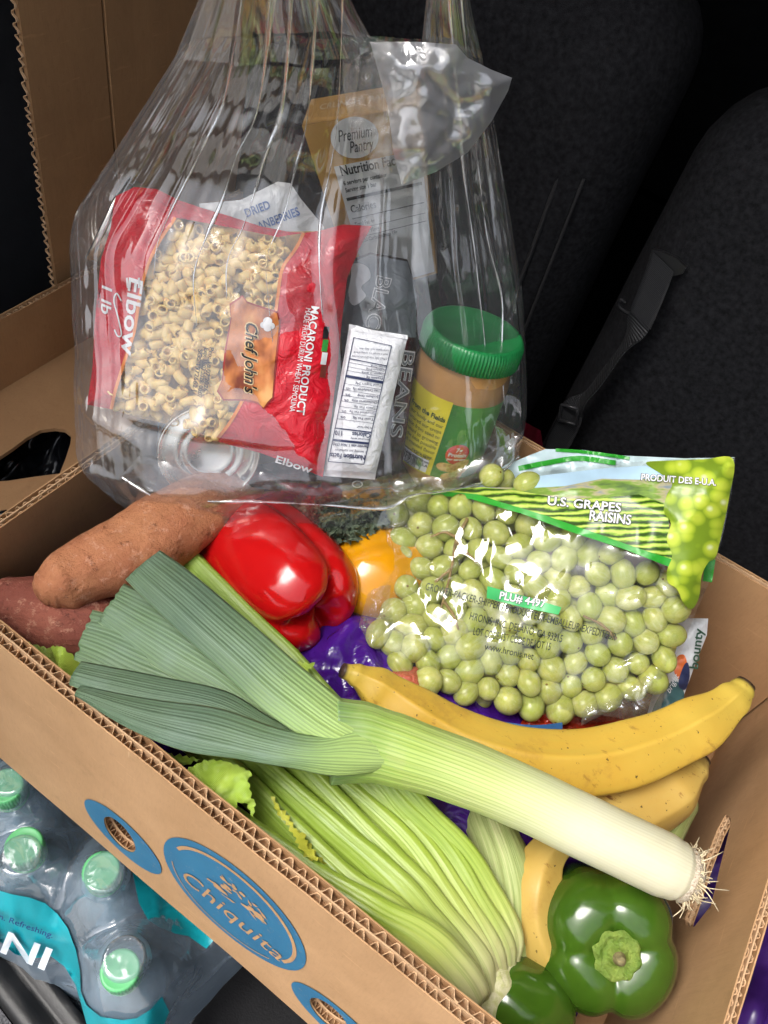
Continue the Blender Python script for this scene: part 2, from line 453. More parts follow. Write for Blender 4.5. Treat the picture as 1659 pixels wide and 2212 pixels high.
def ribbon(pts, wdir, hw, name, mat, parent, ns=60, thick=.0012, nw=7, curl=0.0):
    """flat strap: pts control points, wdir list of across-vectors"""
    vs, uv = [], []
    for side in (0, 1):
        for i in range(ns):
            s = i / (ns - 1); c = cat(pts, s); w_ = cat(wdir, s).normalized()
            tg = (cat(pts, min(1, s + .02)) - cat(pts, max(0, s - .02))).normalized(); n = tg.cross(w_).normalized()
            for k in range(nw):
                x = k / (nw - 1) * 2 - 1
                vs.append(c + w_ * hw * x + n * (thick * (side - .5) + curl * (x * x - .5))); uv.append((s, k / (nw - 1)))
    n0 = ns * nw; fs = grid_faces(nw, ns) + [tuple(reversed(q)) for q in grid_faces(nw, ns, off=n0)]
    for i in range(ns - 1):
        for k in (0, nw - 1):
            a = i * nw + k; q = (a, a + nw, a + nw + n0, a + n0); fs.append(q if k else tuple(reversed(q)))
    return build(name, vs, fs, mat, parent, uv=uv)
def strap():
    yf = lambda z: .656 + (z - .02) * .10
    def q(u, v, off=.0):
        p = YP(u, v, .69)
        for _ in range(4): p = YP(u, v, yf(p.z) - off)
        return p
    st = thing('seat_strap', 'black webbing strap with plate and buckle hanging on the right seat', 'strap', q(1200, 980))
    pl = [(1408, 540), (1432, 545), (1462, 560), (1482, 578), (1474, 592), (1452, 597), (1424, 578), (1402, 556)]
    vs = [q(u, v, .004) for u, v in pl]; n = len(vs)
    vs2 = [p + Vector((0, .004, 0)) for p in vs]
    build('anchor_plate', vs + vs2, [tuple(range(n))] + [(i, (i + 1) % n, (i + 1) % n + n, i + n) for i in range(n)], plain('black_metal', (.012, .012, .013), .35), st, False)
    wx = Vector((.9, .1, -.35))
    ribbon([q(1432, 565, .007), q(1418, 605, .016), q(1400, 650, .02), q(1383, 690, .018)], [wx] * 4, .0135, 'upper_webbing', WEB, st, 40)
    tw = Vector((.35, -.9, .1))
    ribbon([q(1383, 690, .016), q(1350, 745, .013), q(1300, 815, .012), q(1262, 862, .012), q(1236, 888, .014)], [wx, tw, tw, tw, wx], .0125, 'twisted_webbing', WEB, st, 60)
    ribbon([q(1238, 885, .016), q(1232, 905, .018), q(1218, 935, .016), q(1205, 960, .014), q(1196, 990, .012)], [wx] * 5, .0135, 'lower_webbing', WEB, st, 40)
    for (u0, v0, u1, v1) in ((1212, 874, 1248, 884), (1207, 908, 1244, 918)):
        welt('buckle_bar', [q(u0, v0, .022), q((u0 + u1) / 2, (v0 + v1) / 2 - 1, .024), q(u1, v1, .022)], .0016, plain('buckle', (.03, .03, .032), .3), st, 8)
    for (a, b) in (((1212, 874), (1207, 908)), ((1248, 884), (1244, 918))):
        welt('buckle_side', [q(*a, .022), q((a[0] + b[0]) / 2, (a[1] + b[1]) / 2, .023), q(*b, .022)], .0014, bpy.data.materials['buckle'], st, 8)
    lp = [(1352, 655), (1341, 648), (1337, 660), (1352, 674), (1372, 682)]
    welt('loop', [q(u, v, .01) for u, v in lp], .0022, BLACKTRIM, st)
    lp = [(1388, 690), (1402, 700), (1404, 688), (1400, 680)]
    welt('loop', [q(u, v, .01) for u, v in lp], .0018, BLACKTRIM, st)
strap()

# ---------------------------------------------------------------- cardboard walls
def slab(loops, o, ex, ey, n, t0, t1, jit=0.0, seed=0):
    """flat board with holes: 2-D loops in (ex,ey), between offsets t0..t1 along n"""
    bm = poly_bm(loops, .03); bm.verts.index_update()
    base = [v.co.copy() for v in bm.verts]; fs = [[v.index for v in f.verts] for f in bm.faces]
    bd = [(e.verts[0].index, e.verts[1].index) for e in bm.edges if len(e.link_faces) == 1]
    bm.free(); N = len(base); V = []
    zmax = max(p.y for p in base)
    for t in (t0, t1):
        for p in base:
            y = p.y + (jit * 1.6 * nz((p.x * 60, t * 99, seed), 1) if p.y > zmax - 1e-5 else 0)
            wob = .0010 * nz((p.x, p.y, 1), 9)
            V.append(o + ex * p.x + ey * y + n * (t + wob))
    F = [tuple(f) for f in fs] + [tuple(reversed([i + N for i in f])) for f in fs] + [(a, b, b + N, a + N) for a, b in bd]
    return V, F
def flutes(path, n, inward, t0, t1, pitch, depth, seed=0):
    """corrugated medium seen end on: a wave between t0 and t1 along a path, going inward"""
    rnd = random.Random(seed); V, L = [], 0.0
    seg = [0.0]
    for a, b in zip(path, path[1:]): seg.append(seg[-1] + (b - a).length)
    tot = seg[-1]; k = max(2, int(tot / pitch * 8)); pts = []
    mid, amp = (t0 + t1) / 2, (t1 - t0) / 2
    for i in range(k + 1):
        s = tot * i / k; j = 0
        while j < len(seg) - 2 and seg[j + 1] < s: j += 1
        p = lerp(path[j], path[j + 1], (s - seg[j]) / max(1e-9, seg[j + 1] - seg[j]))
        ph = 2 * math.pi * (s / pitch + .6 * nz((s * 25, seed, 0), 1) + .3 * nz((s * 90, seed, 4), 1))
        w_ = math.sin(ph); w_ = max(-1, min(1, w_ * 1.25))
        q = p + n * (mid + amp * w_ * (1 - .35 * max(0, nz((s * 18, seed, 6), 1))) + amp * .25 * nz((s * 40, seed, 2), 1))
        dz = inward * (.0016 + .0014 * nz((s * 300, seed, 3), 1) + .0022 * nz((s * 60, seed, 8), 1))
        pts.append((q + dz, q + inward * depth))
    nn = n * .00045
    for a, b in pts: V += [a - nn, a + nn, b + nn, b - nn]
    F = []
    for i in range(k):
        o = 4 * i
        F += [(o, o + 1, o + 5, o + 4), (o + 1, o + 2, o + 6, o + 5), (o + 3, o, o + 4, o + 7)]
    return V, F
RIM = .326
def shrink_top(loops, d):
    top = max(p[1] for p in loops[0])
    return [[(x, y - d if y > top - 1e-6 else y) for x, y in loops[0]]]
def grow(lp, d):
    cx = sum(p[0] for p in lp) / len(lp); cy = sum(p[1] for p in lp) / len(lp)
    out = []
    for x, y in lp:
        r = math.hypot(x - cx, y - cy) or 1; out.append((x + (x - cx) / r * d, y + (y - cy) / r * d))
    return out
def board_wall(parent, name, outer, holes, o, ex, ey, n, layers, pitch, seed, mat_out, mat_in, label=None):
    """a wall of corrugated board: liners, recessed core, flutes showing along the top edge and round the holes.
       layers: offsets of the liners along n, from the outer to the inner face"""
    main = None; lt = .0009
    for k, t in enumerate(layers):
        V, F = slab([outer] + holes, o, ex, ey, n, t, t + lt, .0012, seed + k)
        m = mat_out if k == 0 else (mat_in if k == len(layers) - 1 else FLUTE)
        if k == 0: main = build(name, V, F, m, parent, False)
        else: build('liner', V, F, m, main, False)
    V, F = slab(shrink_top([outer], .007) + [grow(h, .005) for h in holes], o, ex, ey, n, layers[0] + lt + .0003, layers[-1] - .0003, 0, seed)
    build('core', V, F, KRAFT_DARK, main, False)
    top = max(p[1] for p in outer); xs = [p[0] for p in outer if p[1] > top - 1e-6]
    for k, (a, b) in enumerate(zip(layers, layers[1:])):
        pa = [o + ex * lerp(min(xs), max(xs), i / 60) + ey * top for i in range(61)]
        V, F = flutes(pa, n, -ey, a + lt, b, pitch * (1 + .15 * k), .009, seed + k * 3)
        build('corrugation', V, F, FLUTE, main, False)
        for h in holes:
            hp = [o + ex * p[0] + ey * p[1] for p in h]; hp.append(hp[0])
            c = sum(hp[:-1], Vector()) / (len(hp) - 1)
            gp = [o + ex * p[0] + ey * p[1] for p in grow(h, .0045)]; gp.append(gp[0])
            V, F = flutes([lerp(p, q, .3) for p, q in zip(hp, gp)], n, ey * 0, a + lt, b, pitch * .8, 0, seed + 9)
            V = [p + (1 if i % 4 in (2, 3) else 0) * .004 * (p - c).normalized() for i, p in enumerate(V)]
            build('corrugation', V, F, FLUTE, main, False)
    return main
X0, X1, Y0, Y1 = -.334, .196, .1145, .507
EX, EY, EZ = Vector((1, 0, 0)), Vector((0, 1, 0)), Vector((0, 0, 1))
BZ = .13                                                             # the box stands on the water packs
bx = thing('produce_box', 'open brown cardboard banana box holding vegetables and fruit', 'box', ((X0 + X1) / 2, (Y0 + Y1) / 2, BZ))
FO = Vector((0, .0965, BZ)); FY = Vector((0, Y0 - .0965, RIM - BZ)); FH = FY.length; FY = FY.normalized(); FN = Vector((0, FY.z, -FY.y))
def fpx(u, v):                                                       # photo pixel -> (x, height) on the leaning front wall
    r = ray(u, v); k = (FO - CP).dot(FN) / r.dot(FN); p = CP + r * k; return (p.x, (p - FO).dot(FY))
def fel(c, rx, top, n): q = fpx(*c); return ell(q[0], q[1], rx, abs(fpx(*top)[1] - q[1]), n)
hole1 = fel((260, 1801), .0155, (248, 1766), 28); hole2 = fel((712, 2190), .0155, (700, 2155), 28)
near = board_wall(bx, 'front_wall', [(X0 - .008, 0), (X1 + .0065, 0), (X1 + .0065, FH), (X0 - .008, FH)], [hole1, hole2], FO, EX, FY, FN, (0, .0058, .0118), .0078, 1, KRAFT, KRAFT_IN)
V, F = slab([[(X0 + .004, .002), (X1 - .004, .002), (X1 - .004, FH - .03), (X0 + .004, FH - .03)]], FO, EX, FY, FN, .0135, .016, 0, 2)
build('inner_board', V, F, KRAFT_DARK, near, False)
left = board_wall(bx, 'left_wall', [(Y0 - .002, BZ), (Y1 + .012, BZ), (Y1 + .012, RIM), (Y0 + .0135, RIM)], [], Vector((X0 - .0085, 0, 0)), EY, EZ, EX, (0, .0042, .0082), .0072, 12, KRAFT, KRAFT_IN)
far = board_wall(bx, 'back_wall', [(X0 + .002, BZ), (X1 - .002, BZ), (X1 - .002, RIM + .004), (X0 + .002, RIM + .004)], [], Vector((0, Y1 + .0075, 0)), EX, EZ, -EY, (0, .0036, .0068), .0068, 23, KRAFT, KRAFT_IN)
slot = [XP(u, v_, X1) for u, v_ in ((1567, 1760), (1548, 1795), (1520, 1868), (1490, 1955), (1479, 1986), (1483, 2002), (1500, 2003), (1518, 1980), (1536, 1958), (1546, 1920), (1556, 1875), (1570, 1820), (1580, 1775), (1577, 1763))]
slot = [(p.y, p.z) for p in slot]
slot2 = [XP(u, v_, X1) for u, v_ in ((1502, 1662), (1485, 1690), (1470, 1722), (1476, 1722), (1492, 1700), (1508, 1668))]
right = board_wall(bx, 'right_wall', [(Y0 - .002, BZ), (Y1 + .012, BZ), (Y1 + .012, RIM), (Y0 + .0135, RIM)], [slot], Vector((X1 + .0068, 0, 0)), EY, EZ, -EX, (0, .0034, .0060), .0068, 34, KRAFT, KRAFT)
v, f = box_vf(X0, X1, Y0 + .001, Y1, BZ + .001, BZ + .006); build('base', v, f, KRAFT_IN, bx, False)
# print on the front wall: two blue hand-hole ovals and the oval mark between them
def on_front(off):
    return lambda x, y: FO + EX * x + FY * y + FN * (.0010 * nz((x, y, 1), 9) - off)
def front(name, loops, off=.0007, mat=BLUE_INK):
    return lay(name, poly_bm(loops, .02), on_front(off), mat, near, False)
front('hand_hole_print', [fel((266, 1806), .0375, (252, 1757), 48), hole1])
front('hand_hole_print', [fel((728, 2205), .0375, (714, 2156), 48), hole2])
LX, LZ = fpx(503, 1953); LRX = .5 * (fpx(656, 2080)[0] - fpx(352, 1830)[0]); LRZ = .5 * (fpx(500, 1891)[1] - fpx(500, 2041)[1]) * 1.03
front('oval_mark', [ell(LX, LZ, LRX, LRZ, 72)])
INK_GAP = KRAFT
ring = []
front('mark_ring', [ell(LX, LZ, LRX * .88, LRZ * .89, 40, 0, R_(-25), R_(165)) + list(reversed(ell(LX, LZ, LRX * .83, LRZ * .83, 40, 0, R_(-25), R_(165))))], .0011, INK_GAP)
front('mark_ring', [ell(LX, LZ, LRX * .88, LRZ * .89, 30, 0, R_(190), R_(320)) + list(reversed(ell(LX, LZ, LRX * .865, LRZ * .87, 30, 0, R_(190), R_(320))))], .0011, INK_GAP)
b = text_bm('Chiquita', .029, bold=.0, shear=.18, sx=.86, space=1.02, origin=(LX + .001, LZ - LRZ * .27), ang=R_(-2))
lay('mark_lettering', b, on_front(.0012), INK_GAP, near, False)
rnd = random.Random(5); fl = []
for k in range(26):                                                  # worn broken strokes in the upper part of the mark
    a = rnd.uniform(0, 6.28); rr = rnd.uniform(0, 1) ** .5
    cx, cy = LX + .003 + .022 * rr * math.cos(a), LZ + LRZ * .32 + LRZ * .27 * rr * math.sin(a)
    l, wd, an = rnd.uniform(.002, .007), rnd.uniform(.0008, .0022), rnd.uniform(-1.2, .6)
    lp = ell(cx, cy, l, wd, 9, an); lp = [(x + rnd.uniform(-.0009, .0009), y + rnd.uniform(-.0009, .0009)) for x, y in lp]
    fl.append(poly_bm([lp]))
lay('mark_worn_strokes', merge_bm(*fl), on_front(.0012), INK_GAP, near, False)

# ---------------------------------------------------------------- second box behind: shallow tray with an oval hole and a tall flap
TZ = .20; TX = -.553
ty = thing('cardboard_tray', 'shallow brown cardboard tray with an oval hole left of the produce box', 'tray', (-.46, .40, .004))
def tz(u, v): p = Z(u, v, TZ); return (p.x, p.y)
hole = [tz(*p) for p in ((-40, 1010), (-8, 992), (28, 968), (58, 945), (88, 929), (118, 925), (140, 928), (154, 940), (152, 958), (142, 990), (129, 1023), (75, 1030), (16, 1039), (-25, 1040))]
V, F = slab([[(TX, .10), (X0 - .012, .10), (X0 - .012, .95), (TX, .95)], hole], Vector((0, 0, TZ)), EX, EY, EZ, -.004, 0, 0, 3)
build('bottom', V, F, KRAFT_IN, ty, False)
wl = board_wall(ty, 'side_wall', [(.10, -.195), (.95, -.195), (.95, .078), (.10, .078)], [], Vector((TX - .0055, 0, TZ)), EY, EZ, EX, (0, .005), .0072, 55, KRAFT, KRAFT_IN)
v, f = box_vf(X0 - .0135, X0 - .0105, .10, .95, .004, TZ + .05); build('side_wall', v, f, KRAFT_IN, ty, False)
fp = thing('cardboard_flap', 'tall upright brown cardboard panel with a fold, behind the grocery bag', 'panel', (TX, .68, 0))
V, F = slab([[(.416, .0), (.506, .0), (.506, .95), (.434, .95)]], Vector((TX - .0125, 0, 0)), EY, EZ, EX, -.0045, .0, 0, 8)
pa = build('panel', V, F, KRAFT_IN, fp, False)
V, F = slab([[(.509, .0), (.945, .0), (.945, .95), (.509, .95)]], Vector((TX - .0115, 0, 0)), EY, EZ, EX, -.0045, .0, 0, 9)
build('panel', V, F, KRAFT_IN, fp, False)
e0, e1 = Vector((TX - .0145, .4155, .27)), Vector((TX - .0145, .4335, .94))
V, F = flutes([lerp(e0, e1, i / 40) for i in range(41)], EX, EY * .3, -.0022, .0022, .0085, .008, 5)
build('corrugation', V, F, FLUTE, pa, False)
# black crumpled bag seen through the hole of the tray
def crumple(x0, x1, y0, y1, z, amp, sc, n=70, seed=0):
    return sheet(lambda s, t: Vector((lerp(x0, x1, s), lerp(y0, y1, t), z + amp * (abs(nz((s * sc, t * sc * .7, seed), 1)) + .5 * abs(nz((s * sc * 2.3, t * sc * 2, seed + 4), 1))) + 0.0)), n, n)
V, F, U = crumple(-.56, -.35, .12, .5, .135, .06, 6, 80, 2)
tag(build('black_plastic_bag', V, F, plain('black_plastic', (.008, .009, .012), .22, .2, 60), uv=U), 'black crumpled plastic bag seen through the hole of the tray', 'plastic bag')
# red scrap and purple bag outside the box
V, F, U = sheet(lambda s, t: YP(lerp(1128, 1168, s) + 8 * t, lerp(908, 965, t) + 22 * s, .60 - .01 * s + .006 * math.sin(5 * s + 3 * t)), 14, 14)
tag(build('red_package', V, F, plain('dark_red_plastic', (.20, .012, .03), .4), uv=U), 'small dark red package corner behind the back rim of the box', 'package')
V, F, U = sheet(lambda s, t: Vector((lerp(.205, .42, s), lerp(.05, .50, t), .17 + .05 * (abs(nz((s * 3, t * 5, 1), 1)) + .5 * abs(nz((s * 8, t * 11, 5), 1))) - .17 * smooth(.7, 1, s))), 60, 90)
tag(build('purple_bag', V, F, plain('dark_purple_plastic', (.035, .010, .10), .28, .2, 30), uv=U), 'dark purple plastic bag outside the right wall of the box', 'plastic bag')
# carpeted plinth that carries the tray beside the produce box
v, f = box_vf(-.655, X0 - .02, .09, 1.0, -.092, .0035)
tag(build('wheel_housing', v, f, BLACKTRIM, smooth_=False), 'black carpeted wheel housing under the cardboard tray', kind='structure')

# ================================================================ PRODUCE
def pz(lst): return [Z(u, v, z) for u, v, z in lst]
def depth_of(p): return -(ROT.transposed() @ (p - CP)).z
def pxr(p, px): return px * depth_of(p) / FPX                   # a size of px photo pixels at point p, in metres
def sheet_solid(fn, nu, nv, th):
    g = [[fn(i / (nu - 1), j / (nv - 1)) for i in range(nu)] for j in range(nv)]
    V, uv = [], []
    for sd_ in (0, 1):
        for j in range(nv):
            for i in range(nu):
                a = g[j][min(i + 1, nu - 1)] - g[j][max(i - 1, 0)]; b = g[min(j + 1, nv - 1)][i] - g[max(j - 1, 0)][i]
                n = a.cross(b)
                n = n.normalized() if n.length > 1e-12 else Vector((0, 0, 1))
                V.append(g[j][i] + n * (th * (sd_ - .5))); uv.append((i / (nu - 1), j / (nv - 1)))
    n0 = nu * nv
    F = [tuple(reversed(q)) for q in grid_faces(nu, nv)] + grid_faces(nu, nv, off=n0)
    rim = [i for i in range(nu)] + [j * nu + nu - 1 for j in range(1, nv)] + [(nv - 1) * nu + i for i in range(nu - 2, -1, -1)] + [j * nu for j in range(nv - 2, 0, -1)]
    for a, b in zip(rim, rim[1:] + rim[:1]): F.append((a, b, b + n0, a + n0))
    return V, F, uv

# ---------------------------------------------------------------- peppers
def pepper_mat(name, col, col2, dark):
    t = NT(name); n = t.noise(18, 4); c = t.mix(t.step(n, .35, .7), col, col2)
    c = t.mix(t.math('MULTIPLY', t.step(t.noise(55, 5, rough=.7), .58, .75), .35), c, dark)
    spk = t.step(t.noise(700, 2), .78, .82)
    c = t.mix(t.math('MULTIPLY', spk, .5), c, tuple(min(1, x * 1.6 + .08) for x in col))
    nm = t.bump(t.noise(30, 3), .10, .006); nm = t.bump(t.noise(900, 2), .04, .0004, nm)
    return t.fin(c, t.ramp(t.noise(90, 3), [(.3, (.10,) * 3), (.7, (.20,) * 3)]), nm, Specular_IOR_Level=.55, Coat_Weight=.25, Coat_Roughness=.12, Subsurface_Weight=.08, Subsurface_Radius=(.01, .006, .003), Subsurface_Scale=.3)
def pepper(parent, mat, c, axis, side, R, L, creases, taper=.85, seed=0, nphi=64, nth=110, stem_dip=.34, end_dip=.30, flat=1.0):
    ax = axis.normalized(); sx = (side - ax * side.dot(ax)).normalized(); sy = ax.cross(sx)
    V = []
    for i in range(nphi + 1):
        ph = math.pi * i / nphi
        for k in range(nth):
            th = 2 * math.pi * k / nth
            cr = 0.0; ce = 0.0
            for (a, dpt, wd) in creases:
                d = abs((th - a + math.pi) % (2 * math.pi) - math.pi)
                g = 1.0 / (1 + (d / wd) ** 2); cr += dpt * g; ce += g
            rho = max(0.0, math.sin(ph)) ** .62
            h = -math.copysign(abs(math.cos(ph)) ** .80, math.cos(ph))      # -1 stem ... +1 blossom
            f = (h + 1) / 2
            am = lerp(.75, 1.25, f)
            r = R * rho * (1 - cr * am) * lerp(1.0, taper, smooth(.25, 1, f)) * (1 + .05 * nz((math.cos(th), math.sin(th), h), 1.6, seed) + .006 * nz((math.cos(th), math.sin(th), h), 4.5, seed + 5))
            hh = h * L / 2
            if h < 0: hh += stem_dip * L * .5 * math.exp(-(rho / .50) ** 2 * 2.0) + .10 * L * ce * (1 - rho) * .6
            else: hh -= end_dip * L * .5 * math.exp(-(rho / .42) ** 2 * 2.0) + .15 * L * min(1.2, ce) * smooth(1.0, .35, rho) * smooth(.5, 1, f)
            V.append(c + ax * hh + (sx * math.cos(th) + sy * math.sin(th) * flat) * r)
    o = build('flesh', V, grid_faces(nth, nphi + 1, True), mat, parent)
    return o, ax, sx, sy
def cv(x, y, z): return CAMX * x + CAMY * y + CAMZV * z             # vector given along the camera axes
RED = pepper_mat('red_pepper_skin', (.50, .006, .006), (.43, .004, .006), (.33, .006, .004))
GREEN = pepper_mat('green_pepper_skin', (.042, .100, .008), (.030, .075, .006), (.020, .050, .005))
YEL = pepper_mat('yellow_pepper_skin', (.66, .28, .005), (.62, .32, .008), (.58, .19, .005))
c = P(600, 1240, .612)
t = thing('red_bell_pepper', 'large glossy red bell pepper lying on its side below the grocery bag', 'bell pepper', c - Vector((0, 0, .045)))
pepper(t, RED, c, cv(.64, -.44, .56), cv(.4, .9, 0), .0515, .130, [(R_(14), .15, .20), (R_(128), .13, .25), (R_(232), .16, .20)], .95, 3, end_dip=.26)
c = P(828, 1243, .640)
t = thing('yellow_bell_pepper', 'yellow bell pepper half covered by the clear grape bag', 'bell pepper', c - Vector((0, 0, .04)))
pepper(t, YEL, c, cv(.9, .15, -.3), cv(0, 1, 0), .0400, .084, [(R_(40), .10, .25), (R_(160), .12, .25), (R_(280), .10, .25)], .9, 8)
STEM = NT('pepper_calyx'); _n = STEM.noise(260, 4, rough=.7); _v = STEM.noise(90, 3)
STEM = STEM.fin(STEM.mix(STEM.step(_v, .35, .65), (.11, .20, .02), (.22, .30, .05)), .45, STEM.bump(_n, .9, .004))
def calyx(parent, c, n, x, r, seed=1):
    m = axes(c, x, n); rnd = random.Random(seed); V, F = [], []
    nr, na = 9, 40; rim = [r * (1 + .06 * math.cos(8 * a * 6.283 / na) + rnd.uniform(-.03, .03)) for a in range(na)]
    for i in range(nr + 1):
        q = i / nr
        for k in range(na):
            a = 2 * math.pi * k / na
            h = .0016 * math.sin(q * 9) + .0012 * nz((math.cos(a) * q * 3, math.sin(a) * q * 3, seed), 1.6) - .002 * q * q
            if q < .3: h += .006 * math.cos(q / .3 * 1.57)
            V.append(m @ Vector((rim[k] * q * math.cos(a), rim[k] * q * math.sin(a), h)))
    cal = build('calyx', V, grid_faces(na, nr + 1, True), STEM, parent)
    V, F = lathe([(.0, .0085), (.0018, .0084), (.003, .007), (.0032, .005), (.0042, .003)], 14)
    build('stem_scar', xf(V, m), F, plain('stem_scar', (.19, .16, .07), .8, .4, 500, .6, 900), cal)
c = P(1300, 2016, .535)
t = thing('green_bell_pepper', 'whole green bell pepper with its stem end facing up', 'bell pepper', c - Vector((0, 0, .045)))
_, ax, sx, sy = pepper(t, GREEN, c, cv(.02, -.16, -1), cv(.3, .9, 0), .0500, .088, [(R_(65), .15, .22), (R_(165), .18, .2), (R_(252), .16, .22), (R_(340), .14, .25)], .9, 12, stem_dip=.20, flat=.98)
calyx(t, c - ax * .0405, -ax, sx, .0150)
c = P(1116, 2188, .510)
t = thing('green_bell_pepper', 'smaller green bell pepper cut off by the bottom edge of the picture', 'bell pepper', c - Vector((0, 0, .04)))
pepper(t, GREEN, c, cv(.92, -.35, -.10), cv(0, 1, 0), .0350, .072, [(R_(80), .08, .25), (R_(200), .1, .25), (R_(320), .08, .25)], .9, 22)

# ---------------------------------------------------------------- sweet potatoes
def potato_mat(name, a, b, d):
    t = NT(name); n = t.noise(26, 5, rough=.65); f = t.noise(1, 4, t.coord('UV', (16, 50, 1)), .7)
    c = t.mix(t.step(n, .35, .65), a, b); c = t.mix(t.math('MULTIPLY', t.step(f, .5, .7), .45), c, d)
    sp = t.step(t.noise(110, 5, rough=.8), .58, .68); c = t.mix(t.math('MULTIPLY', sp, .8), c, tuple(x * .55 for x in d))
    lt = t.step(t.noise(130, 5, rough=.8), .55, .66); c = t.mix(t.math('MULTIPLY', lt, .65), c, (.60, .33, .22))
    nm = t.bump(n, .5, .008); nm = t.bump(t.noise(240, 4, rough=.8), .7, .0024, nm); nm = t.bump(f, .4, .002, nm)
    return t.fin(c, .72, nm, Specular_IOR_Level=.3)
SP1 = potato_mat('sweet_potato_skin', (.48, .205, .095), (.38, .135, .065), (.27, .09, .042))
SP2 = potato_mat('dark_sweet_potato_skin', (.31, .10, .065), (.24, .07, .05), (.16, .046, .035))
def potato(label, mat, pts, rad, seed):
    p = pz(pts); base = p[len(p) // 2]
    V, F, U = tube(p, lambda s: interp(rad, s), 90, 44, sec=lambda s, th: 1 + .08 * math.cos(2 * th + 4 * s) + .03 * math.cos(3 * th - 5 * s),
                   disp=lambda q, d, s, th: .0042 * nz(q, 22, seed) + .0011 * nz(q, 80, seed) - .0016 * smooth(.35, .6, nz(q * 1.0, 42, seed + 5)))
    o = build('sweet_potato', V, F, mat, uv=U); tag(o, label, 'sweet potato', 'sweet potatoes')
    rnd = random.Random(seed); vs, fs = [], []
    return o
potato('orange-brown sweet potato lying on top beside the left box wall', SP1,
       [(80, 1285, .312), (120, 1262, .312), (200, 1225, .314), (300, 1180, .314), (390, 1130, .312), (470, 1080, .308), (560, 1040, .300)],
       [(0, .004), (.025, .0085), (.09, .0130), (.22, .0192), (.42, .0240), (.64, .0268), (.85, .023), (.97, .012), (1, .004)], 4)
potato('darker reddish sweet potato underneath the other one in the box corner', SP2,
       [(-70, 1330, .278), (-5, 1322, .28), (80, 1330, .28), (190, 1352, .275), (290, 1378, .268), (350, 1400, .26)],
       [(0, .004), (.08, .014), (.25, .0225), (.5, .0255), (.75, .022), (.93, .012), (1, .004)], 9)

# ---------------------------------------------------------------- leek
def leek_mat(name, mode):
    t = NT(name); u, v = t.uvx()
    along = u if mode == 'shaft' else u
    across = t.math('MULTIPLY', v, 19.0 if mode == 'shaft' else 4.6)
    ln = t.noise(1, 3, t.n('ShaderNodeCombineXYZ', {0: t.math('MULTIPLY', u, 1.2), 1: t.math('MULTIPLY', across, 2.2 if mode == 'shaft' else 14.0), 2: 0.0}).outputs[0], .6)
    st = t.n('ShaderNodeTexWave', {'Vector': t.n('ShaderNodeCombineXYZ', {0: t.math('MULTIPLY', u, .4), 1: across, 2: 0.0}).outputs[0], 'Scale': .9 if mode == 'shaft' else 1.0, 'Distortion': .8 if mode == 'shaft' else 3.0, 'Detail': 3.0, 'Detail Scale': 2.0}, bands_direction='Y').outputs[1]
    if mode == 'shaft':
        c = t.ramp(u, [(0, (.58, .54, .39)), (.30, (.62, .60, .42)), (.52, (.50, .56, .22)), (.72, (.36, .47, .11)), (.86, (.25, .36, .085)), (1, (.14, .23, .09))])
        g = t.math('MULTIPLY', t.step(st, .62, .95), t.ramp(u, [(.32, (0, 0, 0)), (.6, (.55,) * 3), (1, (.7,) * 3)]))
        c = t.mix(g, c, (.17, .30, .05))
        c = t.mix(t.math('MULTIPLY', t.step(ln, .5, .8), .18), c, (.80, .80, .62))
        c = t.mix(t.math('MULTIPLY', t.step(t.noise(45, 4), .55, .75), .2), c, (.50, .42, .25))
        return t.fin(c, .38, t.bump(st, .12, .0012), Specular_IOR_Level=.45, Subsurface_Weight=.15, Subsurface_Radius=(.01, .01, .004), Subsurface_Scale=.4)
    c = t.ramp(u, [(0, (.40, .52, .18)), (.16, (.33, .46, .14)), (.30, (.24, .36, .12)), (.46, (.120, .195, .09)), (.7, (.080, .135, .082)), (1, (.095, .155, .08))])
    if mode == 'pale': c = t.ramp(u, [(0, (.34, .47, .14)), (.2, (.18, .28, .09)), (.5, (.125, .205, .095)), (1, (.115, .19, .085))])
    c = t.mix(t.math('MULTIPLY', t.step(st, .5, 1.0), .34), c, (.040, .072, .050))
    far_ = t.step(u, .18, .45)
    c = t.mix(t.math('MULTIPLY', t.math('MULTIPLY', t.step(ln, .50, .68), .45), far_), c, (.24, .33, .25))
    c = t.mix(t.math('MULTIPLY', t.math('MULTIPLY', t.step(t.noise(24, 4), .5, .72), .35), far_), c, (.18, .26, .22))
    ed = t.math('ABSOLUTE', t.math('SUBTRACT', v, .5)); c = t.mix(t.math('MULTIPLY', t.step(ed, .485, .497), .7), c, (.34, .45, .22))
    nm = t.bump(st, .22, .0014); nm = t.bump(ln, .3, .001, nm)
    return t.fin(c, .46, nm, Specular_IOR_Level=.35)
LEEK_S, LEEK_L, LEEK_P = leek_mat('leek_shaft', 'shaft'), leek_mat('leek_leaf', 'leaf'), leek_mat('leek_inner_leaf', 'pale')
lk = thing('leek', 'leek with white shaft, stringy roots and green leaves fanned across the box', 'leek', Z(900, 1640, .30))
sp = pz([(1478, 1888, .318), (1400, 1852, .319), (1270, 1790, .322), (1130, 1722, .325), (1000, 1668, .327), (880, 1628, .329), (790, 1605, .330), (720, 1602, .330)])
V, F, U = tube(sp, lambda s: interp([(0, .0150), (.03, .0182), (.1, .0196), (.4, .0192), (.6, .0198), (.78, .0222), (.9, .0250), (1, .0265)], s), 100, 72,
               up=CAMZV, sec=lambda s, th: (math.cos(th) * lerp(1, .62, smooth(.55, 1, s)), math.sin(th) * lerp(1, 1.0, s)),
               disp=lambda q, d, s, th: .0006 * nz(q, 40, 2) + .0004 * math.sin(th * 20) * smooth(.3, .8, s))
